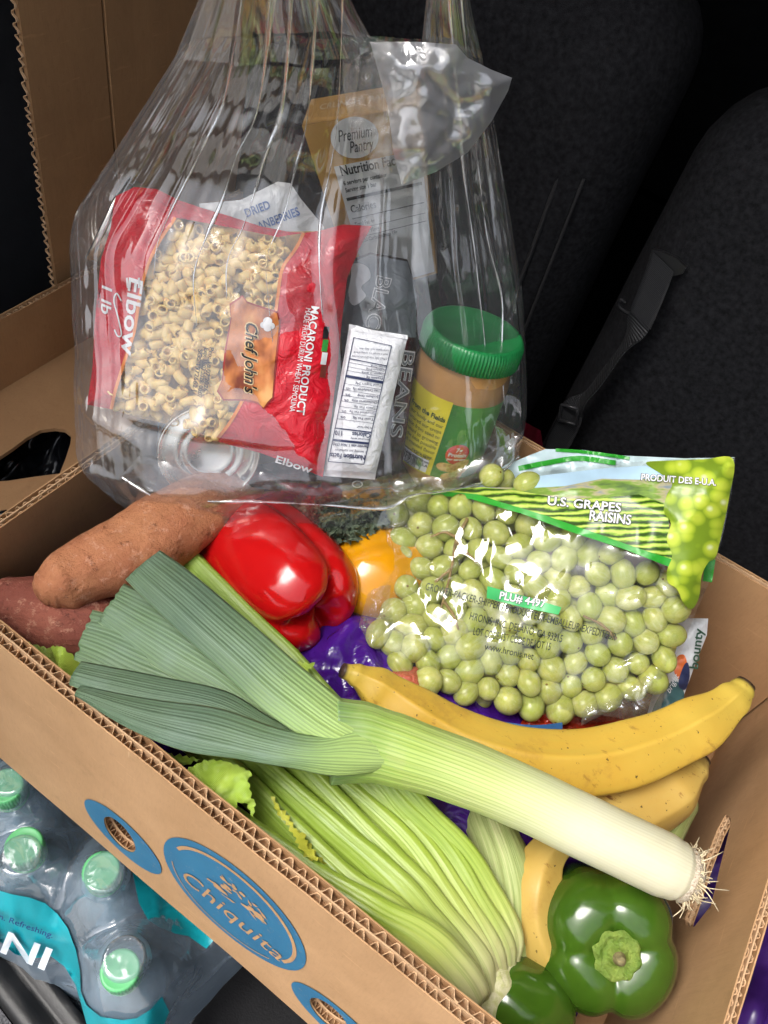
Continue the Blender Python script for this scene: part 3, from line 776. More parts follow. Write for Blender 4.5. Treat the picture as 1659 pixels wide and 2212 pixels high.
shaft = build('shaft', V, F, LEEK_S, lk, uv=U)
def leaf(name, A, B, mat, bulge=.004, seed=0, th=.0012, ns=70, nw=22, keel=0.0, parent=lk, jag=0.0):
    a, b = pz(A), pz(B)
    def fn(s, t):
        s2 = s + jag * s * s * nz((t * 7, seed, 0), 1)
        p = lerp(cat(a, s2), cat(b, s2), t)
        return p + CAMZV * (bulge * math.sin(math.pi * t) - keel * math.exp(-((t - .5) / .08) ** 2) + .0016 * nz(p, 30, seed) + .0004 * math.sin(t * 40 + seed) * s)
    V, F, U = sheet_solid(lambda s, t: fn(t, s), nw, ns, th)
    U = [(v, u) for u, v in U]
    return build(name, V, F, mat, parent, uv=U)
# edges run from the shaft outwards (u, v, height)
leaf('leaf', [(800, 1590, .339), (700, 1590, .335), (600, 1520, .328), (480, 1430, .324), (360, 1370, .322), (270, 1335, .320), (200, 1318, .318)],
     [(760, 1640, .337), (640, 1640, .333), (520, 1580, .326), (380, 1520, .322), (260, 1480, .320), (200, 1445, .318), (160, 1425, .316)], LEEK_P, .003, 3, jag=.05)
leaf('leaf', [(830, 1585, .341), (720, 1560, .338), (600, 1470, .334), (500, 1390, .331), (420, 1330, .329), (330, 1290, .326), (268, 1262, .324)],
     [(780, 1620, .341), (660, 1615, .336), (560, 1575, .331), (450, 1505, .327), (350, 1450, .324), (275, 1395, .322), (212, 1345, .320)], LEEK_P, .004, 5, jag=.03)
leaf('leaf', [(880, 1600, .332), (770, 1535, .346), (650, 1440, .350), (560, 1362, .350), (470, 1285, .348), (400, 1228, .345), (345, 1190, .342)],
     [(840, 1640, .332), (700, 1615, .343), (590, 1548, .345), (500, 1470, .345), (410, 1385, .344), (335, 1315, .342), (272, 1252, .340)], LEEK_L, .006, 7, keel=.0012)
leaf('leaf', [(890, 1610, .332), (780, 1580, .340), (700, 1590, .340), (600, 1560, .338), (490, 1495, .336), (340, 1462, .333), (176, 1430, .329)],
     [(840, 1650, .330), (710, 1652, .340), (640, 1620, .340), (560, 1580, .338), (430, 1545, .336), (280, 1520, .333), (150, 1480, .329)], LEEK_L, .005, 11)
leaf('leaf', [(920, 1620, .336), (800, 1572, .3455), (700, 1590, .346), (600, 1572, .344), (470, 1530, .342), (330, 1512, .338), (175, 1482, .333)],
     [(880, 1655, .330), (730, 1674, .337), (620, 1655, .342), (520, 1640, .342), (400, 1622, .340), (290, 1578, .337), (168, 1502, .333)], LEEK_L, .006, 13, keel=.0012)
False and leaf('torn_leaf', [(300, 1310, .331), (280, 1306, .336), (262, 1310, .338), (248, 1322, .336)], [(298, 1345, .330), (275, 1350, .334), (255, 1345, .336), (240, 1335, .334)], LEEK_L, .004, 17, ns=24)
# fine split and white tear mark at the neck
V, F, U = tube([P(712, 1632, .492), P(707, 1652, .490), P(706, 1668, .489), P(722, 1678, .489), P(745, 1684, .490)], lambda s: .0006, 24, 6)
build('dry_tear', V, F, plain('dry_leek_skin', (.55, .52, .42), .8), lk)
# roots
ROOT = plain('leek_root', (.62, .52, .34), .7, .3, 300, .3, 900)
rc = sp[0]; rd = (sp[0] - sp[1]).normalized()
m = axes(rc, CAMX, rd)
V, F = lathe([(.0150, -.002), (.0165, .0005), (.0155, .003), (.0132, .0065), (.010, .009), (.004, .0105), (.0, .0108)], 40)
V = [m @ Vector((q.x * (1 + .10 * nz(q, 300, 1)), q.y * (1 + .10 * nz(q, 300, 5)), q.z)) for q in V]
rt = build('root_plate', V, F, NT('root_plate').fin((.60, .53, .42), .75), shaft)
t_ = NT('root_plate_fibre'); wv = t_.noise(1, 3, t_.coord('Object', (900, 900, 120)), .7)
rt.data.materials[0] = t_.fin(t_.ramp(wv, [(.35, (.36, .26, .17)), (.6, (.70, .63, .50))]), .8, t_.bump(wv, .8, .002))
rnd = random.Random(3); RV, RF = [], []
for k in range(120):
    a = rnd.uniform(0, 6.283); rr = rnd.uniform(.006, .0165) if k % 3 else .0165
    p0 = m @ Vector((rr * math.cos(a), rr * math.sin(a), .002 + (.0165 - rr) * .5))
    out = (m.to_3x3() @ Vector((math.cos(a) * (rr / .0165), math.sin(a) * (rr / .0165), rnd.uniform(.2, 1.1)))).normalized()
    L = rnd.uniform(.003, .007) if k % 11 else rnd.uniform(.010, .015)
    bend = Vector((rnd.uniform(-1, 1), rnd.uniform(-1, 1), rnd.uniform(-1, .5))) * L * .9
    v_, f_, _ = tube([p0, p0 + out * L * .5 + bend * .2, p0 + out * L + bend], lambda s: .00055 * (1 - .6 * s), 8, 5)
    o = len(RV); RV += v_; RF += [tuple(i + o for i in q) for q in f_]
tag(build('root_hairs', RV, RF, ROOT, shaft), kind='stuff')

# ---------------------------------------------------------------- celery
def celery_mat():
    t = NT('celery_stalk'); u, v = t.uvx()
    st = t.noise(1, 3, t.n('ShaderNodeCombineXYZ', {0: t.math('MULTIPLY', u, 1.5), 1: t.math('MULTIPLY', v, 46.0), 2: 0.0}).outputs[0], .6)
    sv = t.noise(1, 2, t.n('ShaderNodeCombineXYZ', {0: t.math('MULTIPLY', u, .7), 1: t.math('MULTIPLY', v, 15.0), 2: 3.0}).outputs[0], .5)
    c = t.ramp(u, [(0, (.21, .32, .04)), (.35, (.25, .36, .045)), (.66, (.31, .41, .06)), (.80, (.43, .49, .13)), (.92, (.56, .55, .28)), (1, (.54, .48, .28))])
    c = t.mix(t.math('MULTIPLY', t.step(st, .50, .64), .45), c, (.14, .25, .025))
    c = t.mix(t.math('MULTIPLY', t.step(sv, .52, .7), .35), c, (.54, .62, .20))
    oi = t.n('ShaderNodeObjectInfo').outputs['Random']; c = t.mix(t.math('MULTIPLY', oi, .30), c, (.16, .27, .025))
    br = t.math('MULTIPLY', t.step(t.noise(38, 5, rough=.7), .56, .70), t.step(u, .84, 1.0)); c = t.mix(t.math('MULTIPLY', br, .75), c, (.26, .16, .07))
    c = t.mix(t.math('MULTIPLY', t.step(t.noise(520, 2), .74, .78), .5), c, (.18, .15, .05))
    nm = t.bump(st, .28, .0014)
    return t.fin(c, .34, nm, Specular_IOR_Level=.45, Subsurface_Weight=.12, Subsurface_Radius=(.008, .01, .003), Subsurface_Scale=.4)
CEL = celery_mat()
ce = thing('celery', 'pale green celery bunch with ribbed stalks running under the leek', 'celery', Z(800, 1900, .24))
def stalk(pts, hw, seed, up=CAMZV, cz=.5):
    p = pz(pts)
    def sec(s, th):
        y = math.sin(th); x = math.cos(th)
        yy = math.copysign(abs(y) ** .9, y)
        if x > 0: xx = x ** .8 * .52 + .022 * math.cos(yy * 22 + seed) * x ** .4
        else: xx = x * .22 * (1 - .5 * smooth(0, .7, s))
        return (xx, yy)
    V, F, U = tube(p, lambda s: interp(hw, s), 110, 72, up=up, sec=sec, disp=lambda q, d, s, th: .0006 * nz(q, 35, seed))
    return build('stalk', V, F, CEL, ce, uv=U)
HW = [(0, .0090), (.5, .0108), (.78, .0132), (.92, .0175), (1, .013)]
HN = [(0, .0078), (.4, .0086), (.72, .0102), (.90, .0150), (1, .012)]
stalk([(385, 1185, .300), (520, 1320, .300), (640, 1440, .298), (780, 1600, .290), (905, 1745, .282), (990, 1835, .276), (1050, 1930, .268), (1078, 2010, .258), (1082, 2075, .246)], HN, 1)
stalk([(420, 1215, .296), (560, 1370, .296), (660, 1490, .292), (770, 1620, .286), (858, 1737, .280), (952, 1832, .275), (1022, 1950, .270), (1058, 2030, .260), (1076, 2095, .247)], HN, 2)
stalk([(345, 1190, .290), (480, 1350, .288), (600, 1500, .284), (700, 1610, .280), (800, 1715, .277), (905, 1825, .274), (975, 1930, .272), (1030, 2040, .263), (1064, 2115, .249)], HN, 3)
stalk([(480, 1440, .27), (560, 1530, .27), (650, 1620, .272), (716, 1680, .274), (800, 1752, .276), (880, 1832, .277), (948, 1935, .274), (1006, 2045, .265), (1050, 2132, .251)], HN, 4)
stalk([(400, 1430, .26), (500, 1530, .265), (600, 1622, .270), (664, 1680, .274), (745, 1765, .277), (830, 1855, .278), (912, 1945, .277), (984, 2050, .268), (1036, 2150, .253)], HW, 5)
stalk([(380, 1500, .26), (470, 1580, .266), (560, 1658, .272), (640, 1728, .276), (720, 1800, .280), (800, 1870, .281), (875, 1945, .281), (955, 2055, .271), (1018, 2166, .255)], HW, 6)
stalk([(400, 1590, .262), (470, 1645, .268), (540, 1708, .274), (620, 1790, .278), (695, 1862, .281), (770, 1930, .283), (850, 1985, .283), (930, 2072, .274), (996, 2180, .257)], HW, 7)
stalk([(400, 1680, .268), (480, 1755, .276), (560, 1815, .281), (640, 1872, .285), (720, 1930, .289), (800, 1985, .291), (880, 2035, .288), (950, 2112, .276), (985, 2185, .258)],
      [(0, .0085), (.4, .0105), (.65, .0150), (.82, .0215), (.95, .0240), (1, .017)], 8)
stalk([(560, 1850, .266), (640, 1905, .272), (720, 1965, .278), (800, 2025, .280), (870, 2080, .278), (920, 2140, .268), (960, 2192, .254)],
      [(0, .006), (.4, .009), (.7, .014), (.92, .017), (1, .010)], 9)
# butt end
c = Z(1030, 2125, .238); m = axes(c, CAMX, (sp[0] - sp[2]).normalized() * .3 + cv(.55, -.75, .1))
V, F = lathe([(.0, -.012), (.020, -.012), (.0265, -.002), (.0270, .006), (.0245, .014), (.019, .020), (.010, .0235), (.0, .0245)], 60)
V = [m @ Vector((q.x * (1 + .05 * math.sin(9 * math.atan2(q.y, q.x))), q.y * (1 + .05 * math.cos(7 * math.atan2(q.y, q.x))), q.z + .0015 * nz(q, 120, 1))) for q in V]
t_ = NT('celery_butt'); n_ = t_.noise(70, 5, rough=.7); rg = t_.noise(1, 3, t_.coord('Object', (260, 260, 60)), .6)
c_ = t_.mix(t_.step(rg, .40, .65), (.60, .57, .36), (.46, .47, .20)); c_ = t_.mix(t_.math('MULTIPLY', t_.step(n_, .60, .74), .7), c_, (.24, .15, .08))
build('butt', V, F, t_.fin(c_, .6, t_.bump(rg, .5, .003)), ce)
# celery leaves
def leaf_mat(name, a, b, vein):
    t = NT(name); u, v = t.uvx()
    n = t.noise(60, 4); c = t.mix(t.step(n, .35, .7), a, b)
    wv = t.n('ShaderNodeTexWave', {'Vector': t.n('ShaderNodeCombineXYZ', {0: t.math('ADD', u, t.math('ABSOLUTE', v)), 1: 0.0, 2: 0.0}).outputs[0], 'Scale': 8.0, 'Distortion': 3.0, 'Detail': 2.0}).outputs[1]
    c = t.mix(t.math('MULTIPLY', t.step(wv, .8, 1), .35), c, vein)
    nm = t.bump(wv, .35, .0015); nm = t.bump(t.noise(220, 3), .3, .0012, nm)
    return t.fin(c, .42, nm, Specular_IOR_Level=.4, Subsurface_Weight=.0)
CLEAF = leaf_mat('celery_leaf', (.36, .50, .06), (.28, .43, .05), (.52, .62, .16))
YLEAF = leaf_mat('wilted_celery_leaf', (.50, .50, .05), (.40, .42, .04), (.60, .58, .16))
def px_leaf(name, outline, zf, mat, parent, cx, bul=.006, seed=0, step=5.0, jag=2.5):
    rnd = random.Random(seed); pts = []
    for (a, b) in zip(outline, outline[1:] + outline[:1]):
        L = math.hypot(b[0] - a[0], b[1] - a[1]); n = max(2, int(L / 7))
        for k in range(n):
            t = k / n; j = (jag if k % 2 else -jag) * rnd.uniform(.5, 1.2)
            nx, ny = (b[1] - a[1]) / L, -(b[0] - a[0]) / L
            pts.append((lerp(a[0], b[0], t) + nx * j, lerp(a[1], b[1], t) + ny * j))
    bm = poly_bm([pts], step * 2)
    def fn(x, y):
        p = Z(x, y, zf(x, y)); return p + CAMZV * (bul * nz((x / 40, y / 40, seed), 1) + .002 * nz((x / 14, y / 14, seed), 1))
    bm.verts.index_update()
    vs = [fn(v.co.x, v.co.y) for v in bm.verts]; fs = [[v.index for v in f.verts] for f in bm.faces]
    uv = [((v.co.x - cx[0]) / 100, (v.co.y - cx[1]) / 100) for v in bm.verts]; bm.free()
    return build(name, vs, fs, mat, parent, uv=uv)
px_leaf('leaf', [(545, 1668), (535, 1690), (550, 1735), (545, 1770), (528, 1735), (512, 1738), (500, 1765), (470, 1755), (440, 1722), (405, 1690), (390, 1672), (420, 1650), (455, 1640), (490, 1645), (520, 1655)],
        lambda x, y: .306 + .00006 * (x - 400), CLEAF, ce, (545, 1668), .008, 1)
px_leaf('leaf', [(350, 1620), (395, 1632), (430, 1642), (402, 1655), (360, 1640), (330, 1628)], lambda x, y: .296, CLEAF, ce, (330, 1628), .006, 2)
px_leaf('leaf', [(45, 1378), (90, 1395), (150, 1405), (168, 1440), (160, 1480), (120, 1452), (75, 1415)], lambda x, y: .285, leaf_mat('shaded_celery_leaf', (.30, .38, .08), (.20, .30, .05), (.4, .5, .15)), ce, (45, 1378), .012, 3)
px_leaf('leaf', [(100, 1400), (140, 1392), (160, 1420), (185, 1460), (160, 1478), (130, 1450)], lambda x, y: .300, CLEAF, ce, (100, 1400), .014, 4)
px_leaf('leaf', [(590, 1425), (620, 1412), (640, 1430), (682, 1432), (668, 1445), (668, 1470), (640, 1462), (610, 1450)], lambda x, y: .312, CLEAF, ce, (590, 1425), .006, 5)
px_leaf('wilted_leaf', [(585, 1722), (612, 1745), (640, 1790), (665, 1822), (690, 1850), (705, 1880), (738, 1912), (745, 1920), (722, 1918), (700, 1890), (672, 1858), (640, 1810), (605, 1765), (590, 1740)],
        lambda x, y: .292, YLEAF, ce, (585, 1722), .010, 6, jag=4)
px_leaf('wilted_leaf', [(630, 1790), (655, 1800), (668, 1835), (690, 1850), (672, 1866), (650, 1836)], lambda x, y: .298, YLEAF, ce, (630, 1790), .012, 7, jag=4)

# ---------------------------------------------------------------- plantains
def plantain_mat(name, a, b, green, dots=.5):
    t = NT(name); u, v = t.uvx(); n = t.noise(14, 4)
    c = t.mix(t.step(n, .35, .7), a, b)
    st = t.noise(1, 4, t.n('ShaderNodeCombineXYZ', {0: t.math('MULTIPLY', u, 6.0), 1: t.math('MULTIPLY', v, 40.0), 2: 0.0}).outputs[0], .6)
    c = t.mix(t.math('MULTIPLY', t.step(st, .52, .75), .22), c, green)
    e = t.math('ABSOLUTE', t.math('SUBTRACT', u, .5)); c = t.mix(t.math('MULTIPLY', t.step(e, .30, .47), .55), c, green)
    c = t.mix(t.math('MULTIPLY', t.step(t.noise(260, 2), .70, .735), .9), c, (.05, .03, .012))
    c = t.mix(t.math('MULTIPLY', t.step(t.noise(1, 4, t.coord('Object', (60, 160, 90)), .7), .62, .69), dots), c, (.22, .10, .02))
    c = t.mix(t.math('MULTIPLY', t.step(t.noise(30, 5, rough=.75), .56, .66), .38), c, (.36, .20, .04))
    c = t.mix(t.math('MULTIPLY', t.step(e, .472, .490), 1.0), c, (.05, .028, .02))
    nm = t.bump(st, .10, .0008); nm = t.bump(t.noise(60, 3), .18, .003, nm)
    return t.fin(c, .44, nm, Specular_IOR_Level=.4, Subsurface_Weight=.06, Subsurface_Radius=(.01, .006, .002), Subsurface_Scale=.3)
PL1 = plantain_mat('plantain_skin', (.58, .385, .06), (.54, .32, .04), (.44, .38, .065))
PL2 = plantain_mat('speckled_plantain_skin', (.50, .34, .085), (.45, .28, .06), (.42, .34, .10), 1.0)
def plantain(label, mat, pts, rad, seed, roll=0.0):
    p = pz(pts)
    def sec(s, th):
        a = th + roll; r = 1.0
        k = 2 * math.pi / 5; f = math.cos(k / 2) / math.cos((a + .15 * math.sin(a * 2)) % k - k / 2)
        f = min(f, .985); blend = .75 * smooth(0, .15, s) * smooth(1, .85, s)
        return lerp(1.0, f * 1.10, blend)
    V, F, U = tube(p, lambda s: interp(rad, s), 110, 72, up=CAMZV, sec=sec, disp=lambda q, d, s, th: .0014 * nz(q, 24, seed))
    return tag(build('plantain', V, F, mat, uv=U), label, 'plantain', 'plantains')
plantain('large yellow plantain lying in front of the grape bag', PL1,
         [(738, 1448, .318), (775, 1463, .314), (830, 1500, .306), (905, 1560, .298), (1010, 1618, .294), (1130, 1652, .293), (1270, 1652, .293), (1410, 1612, .297), (1520, 1556, .306), (1585, 1506, .315), (1612, 1476, .320)],
         [(0, .0048), (.035, .0055), (.09, .0082), (.18, .0150), (.30, .0212), (.45, .0236), (.62, .0232), (.76, .0205), (.88, .0130), (.95, .0088), (1, .0066)], 2, .5)
plantain('second plantain with brown scratches under the large one beside the leek', PL2,
         [(1120, 1760, .262), (1220, 1772, .260), (1320, 1768, .262), (1410, 1735, .266), (1470, 1690, .270), (1520, 1640, .272)],
         [(0, .008), (.15, .018), (.4, .0235), (.7, .021), (.9, .012), (1, .006)], 5, 1.2)
plantain('third plantain standing between the corn and the big green pepper', PL2,
         [(1225, 1790, .270), (1172, 1860, .262), (1150, 1940, .252), (1165, 2020, .240), (1215, 2090, .225), (1290, 2140, .21)],
         [(0, .006), (.1, .012), (.35, .0190), (.65, .0190), (.9, .012), (1, .006)], 7, .9)

# ---------------------------------------------------------------- corn in the husk
def husk_mat():
    t = NT('corn_husk'); u, v = t.uvx()
    st = t.noise(1, 4, t.n('ShaderNodeCombineXYZ', {0: t.math('MULTIPLY', u, 1.5), 1: t.math('MULTIPLY', v, 70.0), 2: 0.0}).outputs[0], .65)
    c = t.ramp(st, [(.3, (.20, .26, .07)), (.5, (.34, .40, .14)), (.7, (.52, .53, .26))])
    c = t.mix(t.math('MULTIPLY', t.step(t.noise(60, 4), .58, .7), .4), c, (.32, .24, .12))
    return t.fin(c, .5, t.bump(st, .6, .002), Specular_IOR_Level=.35)
HUSK = husk_mat()
def corn(label, pts, rad, seed):
    p = pz(pts)
    V, F, U = tube(p, lambda s: interp(rad, s), 70, 60, up=CAMZV, sec=lambda s, th: 1 + .05 * abs(math.sin(th * 2.5 + s)) , disp=lambda q, d, s, th: .0008 * nz(q, 40, seed) + .0005 * math.sin(th * 24))
    return tag(build('corn_ear', V, F, HUSK, uv=U), label, 'corn', 'corn in the husk')
corn('pale green husked corn ear between the celery and the third plantain', [(1010, 1690, .248), (1055, 1790, .250), (1085, 1880, .248), (1095, 1970, .240), (1085, 2060, .226), (1060, 2120, .21)],
     [(0, .010), (.2, .018), (.5, .0215), (.8, .018), (1, .008)], 3)
corn('corn ear in pale husk lying deeper beside the right wall slot', [(1330, 1850, .232), (1400, 1800, .236), (1445, 1750, .240), (1480, 1690, .244)], [(0, .012), (.4, .019), (.8, .016), (1, .008)], 6)

# ---------------------------------------------------------------- purple bag filling the box, red bag, label
def gloss(name, col, rough, vary=.25, bump=.5, bs=45, **kw):
    t = NT(name); n = t.noise(20, 4); lo = tuple(c * (1 - vary) for c in col); hi = tuple(min(1, c * (1 + vary)) for c in col)
    nm = t.bump(t.noise(bs, 3, dist=1.0), bump, .006)
    return t.fin(t.ramp(n, [(.3, lo), (.7, hi)]), rough, nm, **kw)
PURP = gloss('purple_plastic', (.048, .008, .18), .20, .3, .6, 40, Specular_IOR_Level=.55)
def folds(x, y, sc, seed):
    a = abs(nz((x * sc, y * sc * .55, seed), 1)); b = abs(nz((x * sc * 2.2 + 3, y * sc * 1.6, seed + 2), 1))
    return a * .7 + b * .35
def purple(s, t):
    x, y = lerp(-.315, .175, s), lerp(.14, .49, t)
    edge = smooth(0, .12, s) * smooth(1, .88, s) * smooth(0, .12, t) * smooth(1, .88, t)
    top = .262 - .9 * (x + .06) ** 2 - 1.2 * max(0, y - .29) ** 2 - 1.2 * max(0, .24 - y) ** 2 - .9 * max(0, x - 0.02)**2
    g = math.exp(-((x + .085) / .075) ** 2 - ((y - .268) / .06) ** 2)
    return Vector((x, y, .142 + edge * (top - .142 + g * .022 + (.016 + .022 * g) * folds(x, y, 22, 3))))
V, F, U = sheet(purple, 190, 140)
tag(build('purple_produce_bag', V, F, PURP, uv=U), 'shiny purple plastic bag between red pepper and plantain, under everything', 'plastic bag')
REDNET = gloss('red_net_plastic', (.30, .022, .008), .25, .6, .7, 60)
def redbag(s, t):
    u, v = lerp(950, 1420, s), lerp(1470, 1640, t)
    z = .262 - .05 * (2 * s - 1) ** 2 - .03 * smooth(.3, 0, t) + .012 * folds(s * .25, t * .12, 34, 8)
    return Z(u, v, z)
V, F, U = sheet(redbag, 110, 50)
tag(build('red_produce_bag', V, F, REDNET, uv=U), 'dark red plastic bag peeking out between grapes and large plantain', 'plastic bag')
c = Z(880, 1466, .292)
V, F, U = sheet(lambda s, t: Z(lerp(838, 925, s), lerp(1440, 1500, t), .287 + .012 * math.sin(math.pi * s) * math.sin(math.pi * t) + .003 * nz((s * 5, t * 5, 1), 1)), 24, 18)
tag(build('orange_mesh_pouch', V, F, gloss('orange_mesh', (.52, .12, .07), .3, .3, .6, 120), uv=U), 'small salmon orange mesh patch on the purple bag', 'pouch')
V, F, U = sheet(lambda s, t: Z(lerp(1095, 1215, s), 1560 + 26 * t + 6 * math.sin(3.14 * s), .287 + .004 * math.sin(math.pi * s)), 20, 8)
tk = build('blue_white_label', V, F, plain('label_blue', (.03, .10, .25), .35), uv=U); tag(tk, 'blue and white round label half hidden behind the large plantain', 'label')
lay('label_letter', text_bm('D  O', .3, bold=.02, origin=(.5, .55), sx=.8), lambda s, t: Z(lerp(1095, 1215, s), 1560 + 26 * t + 6 * math.sin(3.14 * s), .2885 + .004 * math.sin(math.pi * s)), plain('label_white', (.75, .76, .78), .4), tk)

# ---------------------------------------------------------------- kale
def kale():
    rnd = random.Random(12); V, F = [], []
    ctr = Z(750, 1105, .325)
    for k in range(330):
        u, v = rnd.uniform(655, 830), rnd.uniform(1072, 1165)
        if (v - 1085) > 78 * math.sin(min(math.pi, max(0, (u - 625) / 235 * math.pi))) ** .6: continue
        c = Z(u, v, rnd.uniform(.285, .312)); R = rnd.uniform(.0035, .0075); fr = rnd.randint(3, 6); ph = rnd.uniform(0, 6.28)
        m = axes(c, (rnd.uniform(-1, 1), rnd.uniform(-1, 1), 0.1), (rnd.uniform(-1, 1), rnd.uniform(-1, 1), rnd.uniform(.4, 1.4)))
        nr, na = 6, 40; o = len(V)
        for i in range(nr):
            q = i / (nr - 1)
            for j in range(na):
                a = 2 * math.pi * j / na
                rr = R * q * (1 + .16 * math.sin(a * 13 + ph) * q + .2 * nz((math.cos(a), math.sin(a), k), 2))
                h = R * (.55 * q * q * math.sin(fr * a + ph) + .22 * q * math.sin((fr * 2 + 3) * a) * q + .25 * q * q)
                V.append(m @ Vector((rr * math.cos(a), rr * math.sin(a), h)))
        F += grid_faces(na, nr, True, o)
    o = build('kale', V, F, plain('kale_leaf', (.095, .125, .08), .6, .5, 160, .4, 500, Specular_IOR_Level=.3))
    tag(o, 'curly grey-green kale leaves between the bag bottom and the yellow pepper', 'kale')
kale()

# ================================================================ PACKAGES
def inside(p, poly):
    x, y = p; r = False; n = len(poly)
    for i in range(n):
        (x0, y0), (x1, y1) = poly[i], poly[(i + 1) % n]
        if (y0 > y) != (y1 > y) and x < (x1 - x0) * (y - y0) / (y1 - y0) + x0: r = not r
    return r
def dist_poly(p, poly):
    x, y = p; b = 1e9; n = len(poly)
    for i in range(n):
        (x0, y0), (x1, y1) = poly[i], poly[(i + 1) % n]; dx, dy = x1 - x0, y1 - y0
        t = max(0, min(1, ((x - x0) * dx + (y - y0) * dy) / (dx * dx + dy * dy + 1e-12)))
        b = min(b, math.hypot(x - x0 - dx * t, y - y0 - dy * t))
    return b
def quad_st(q, u, v):
    """inverse bilinear in quad q = TL,TR,BR,BL"""
    s = t = .5
    for _ in range(8):
        (ax, ay), (bx_, by), (cx, cy), (dx, dy) = q
        x = (1 - t) * ((1 - s) * ax + s * bx_) + t * ((1 - s) * dx + s * cx) - u
        y = (1 - t) * ((1 - s) * ay + s * by) + t * ((1 - s) * dy + s * cy) - v
        xs = (1 - t) * (bx_ - ax) + t * (cx - dx); ys = (1 - t) * (by - ay) + t * (cy - dy)
        xt = (1 - s) * (dx - ax) + s * (cx - bx_); yt = (1 - s) * (dy - ay) + s * (cy - by)
        D = xs * yt - xt * ys or 1e-9
        s -= (x * yt - xt * y) / D; t -= (xs * y - x * ys) / D
        s = max(-.3, min(1.3, s)); t = max(-.3, min(1.3, t))
    return s, t
class Pouch:
    """a soft packet standing at a real place: its outline seen from the camera, its own depth, bulge and wrinkles"""
    def __init__(s, outline, quad, depths, bulge, wr=.0012, wsc=14, seed=0, edge=40.0, crease=0.0, tin=None):
        s.tin = Tin(min(p[0] for p in outline), max(p[0] for p in outline), min(p[1] for p in outline), max(p[1] for p in outline), tin[0], tin[1], seed) if tin else None
        s.o, s.q, s.d, s.b, s.wr, s.wsc, s.seed, s.edge, s.crease = outline, quad, depths, bulge, wr, wsc, seed, edge, crease
    def dep(s, u, v):
        a, b = quad_st(s.q, u, v); d = s.d
        return (1 - b) * ((1 - a) * d[0] + a * d[1]) + b * ((1 - a) * d[3] + a * d[2])
    def bul(s, u, v):
        ds = dist_poly((u, v), s.o) if inside((u, v), s.o) else 0.0
        e = 1 - math.exp(-ds / s.edge * 1.5)
        return e
    def at(s, off=0.0, side=1):
        def fn(u, v):
            e = s.bul(u, v)
            w_ = s.wr * (nz((u / 100 * s.wsc / 4, v / 100 * s.wsc / 4, s.seed), 1) + .35 * nz((u / 100 * s.wsc / 2.4, v / 100 * s.wsc / 2.4, s.seed + 7), 1))
            if s.crease: w_ += s.crease * (.5 - abs(nz((u / 100 * s.wsc / 12 + v / 260, v / 100 * s.wsc / 15, s.seed + 3), 1)) * 1.3 - .30 * abs(nz((u / 100 * s.wsc / 5, v / 100 * s.wsc / 7 - u / 300, s.seed + 5), 1)))
            if s.tin and side == 1: w_ += s.tin.h(u, v)
            return P(u, v, s.dep(u, v) - side * (s.b * e + .0008) - w_ - off)
        return fn
    def patch(s, name, loops, mat, parent, off=0.0, step=12.0, side=1, smooth_=True):
        return lay(name, poly_bm(loops, step), s.at(off, side), mat, parent, smooth_)
    def text(s, name, string, size, org, adv, mat, parent, off=.0008, bold=0.0, shear=0.0, fit=None, align='CENTER', sy=1.0, space=1.0, lines=1.0, step=None):
        """letters: org photo pixel of the line's middle, adv = reading direction in photo pixels; fit = length in pixels"""
        bm = text_bm(string, size, align, bold, shear, 1.0, space, step=step, lines=lines)
        xs = [v.co.x for v in bm.verts]; L = (max(xs) - min(xs)) or 1
        k = fit / L if fit else 1.0
        a = Vector(adv).normalized(); up = Vector((a[1], -a[0]))
        for v in bm.verts:
            x, y = v.co.x * k, v.co.y * sy; q = Vector(org) + a * x + up * y; v.co = Vector((q[0], q[1], 0))
        return lay(name, bm, s.at(off), mat, parent, True)
def stroke(pts, w_, n=10):
    """2-D band along a smooth open line"""
    P2 = [Vector((p[0], p[1])) for p in pts]; m = (len(pts) - 1) * n
    cs = [cat(P2, i / m) for i in range(m + 1)]; L, R = [], []
    for i, c in enumerate(cs):
        t = (cs[min(i + 1, m)] - cs[max(i - 1, 0)]).normalized(); nn = Vector((-t[1], t[0])) * w_ / 2
        L.append(tuple(c + nn)); R.append(tuple(c - nn))
    return L + R[::-1]
WHITE_INK = plain('white_print', (.74, .74, .76), .45, .04)
BLACK_INK = plain('black_print', (.012, .012, .014), .45, .1)
NAVY_INK = plain('navy_print', (.02, .03, .09), .45, .1)

# ---------------------------------------------------------------- pasta bag
PO = [(250, 424), (290, 404), (338, 408), (385, 432), (442, 451), (500, 468), (561, 488), (620, 500), (688, 499), (740, 485), (803, 488), (775, 540), (750, 600), (738, 700), (728, 800), (716, 900), (705, 975), (697, 1030),
      (650, 1012), (600, 992), (561, 978), (500, 962), (466, 952), (400, 925), (303, 903), (240, 884), (188, 874), (200, 790), (204, 701), (212, 620), (218, 560), (240, 490), (244, 455)]
pas = Pouch(PO, [(235, 425), (800, 490), (697, 1030), (188, 874)], (.540, .550, .585, .575), .017, .0016, 12, 1, 60, .0035, (34, .0012))
pb = thing('pasta_bag', 'red pasta bag with a clear window inside the grocery bag', 'pasta bag', P(440, 930, .56))
RED_FILM = gloss('red_packet_film', (.55, .010, .022), .24, .15, .55, 70, Specular_IOR_Level=.55)
ORANGE_INK = plain('orange_print', (.75, .22, .03), .35, .1)
LB = [(379, 470), (345, 520), (319, 574), (302, 638), (290, 715), (266, 789), (250, 840), (240, 884)]
RB = [(656, 503), (640, 535), (610, 580), (600, 640), (590, 700), (560, 790), (522, 868), (495, 915), (466, 952)]
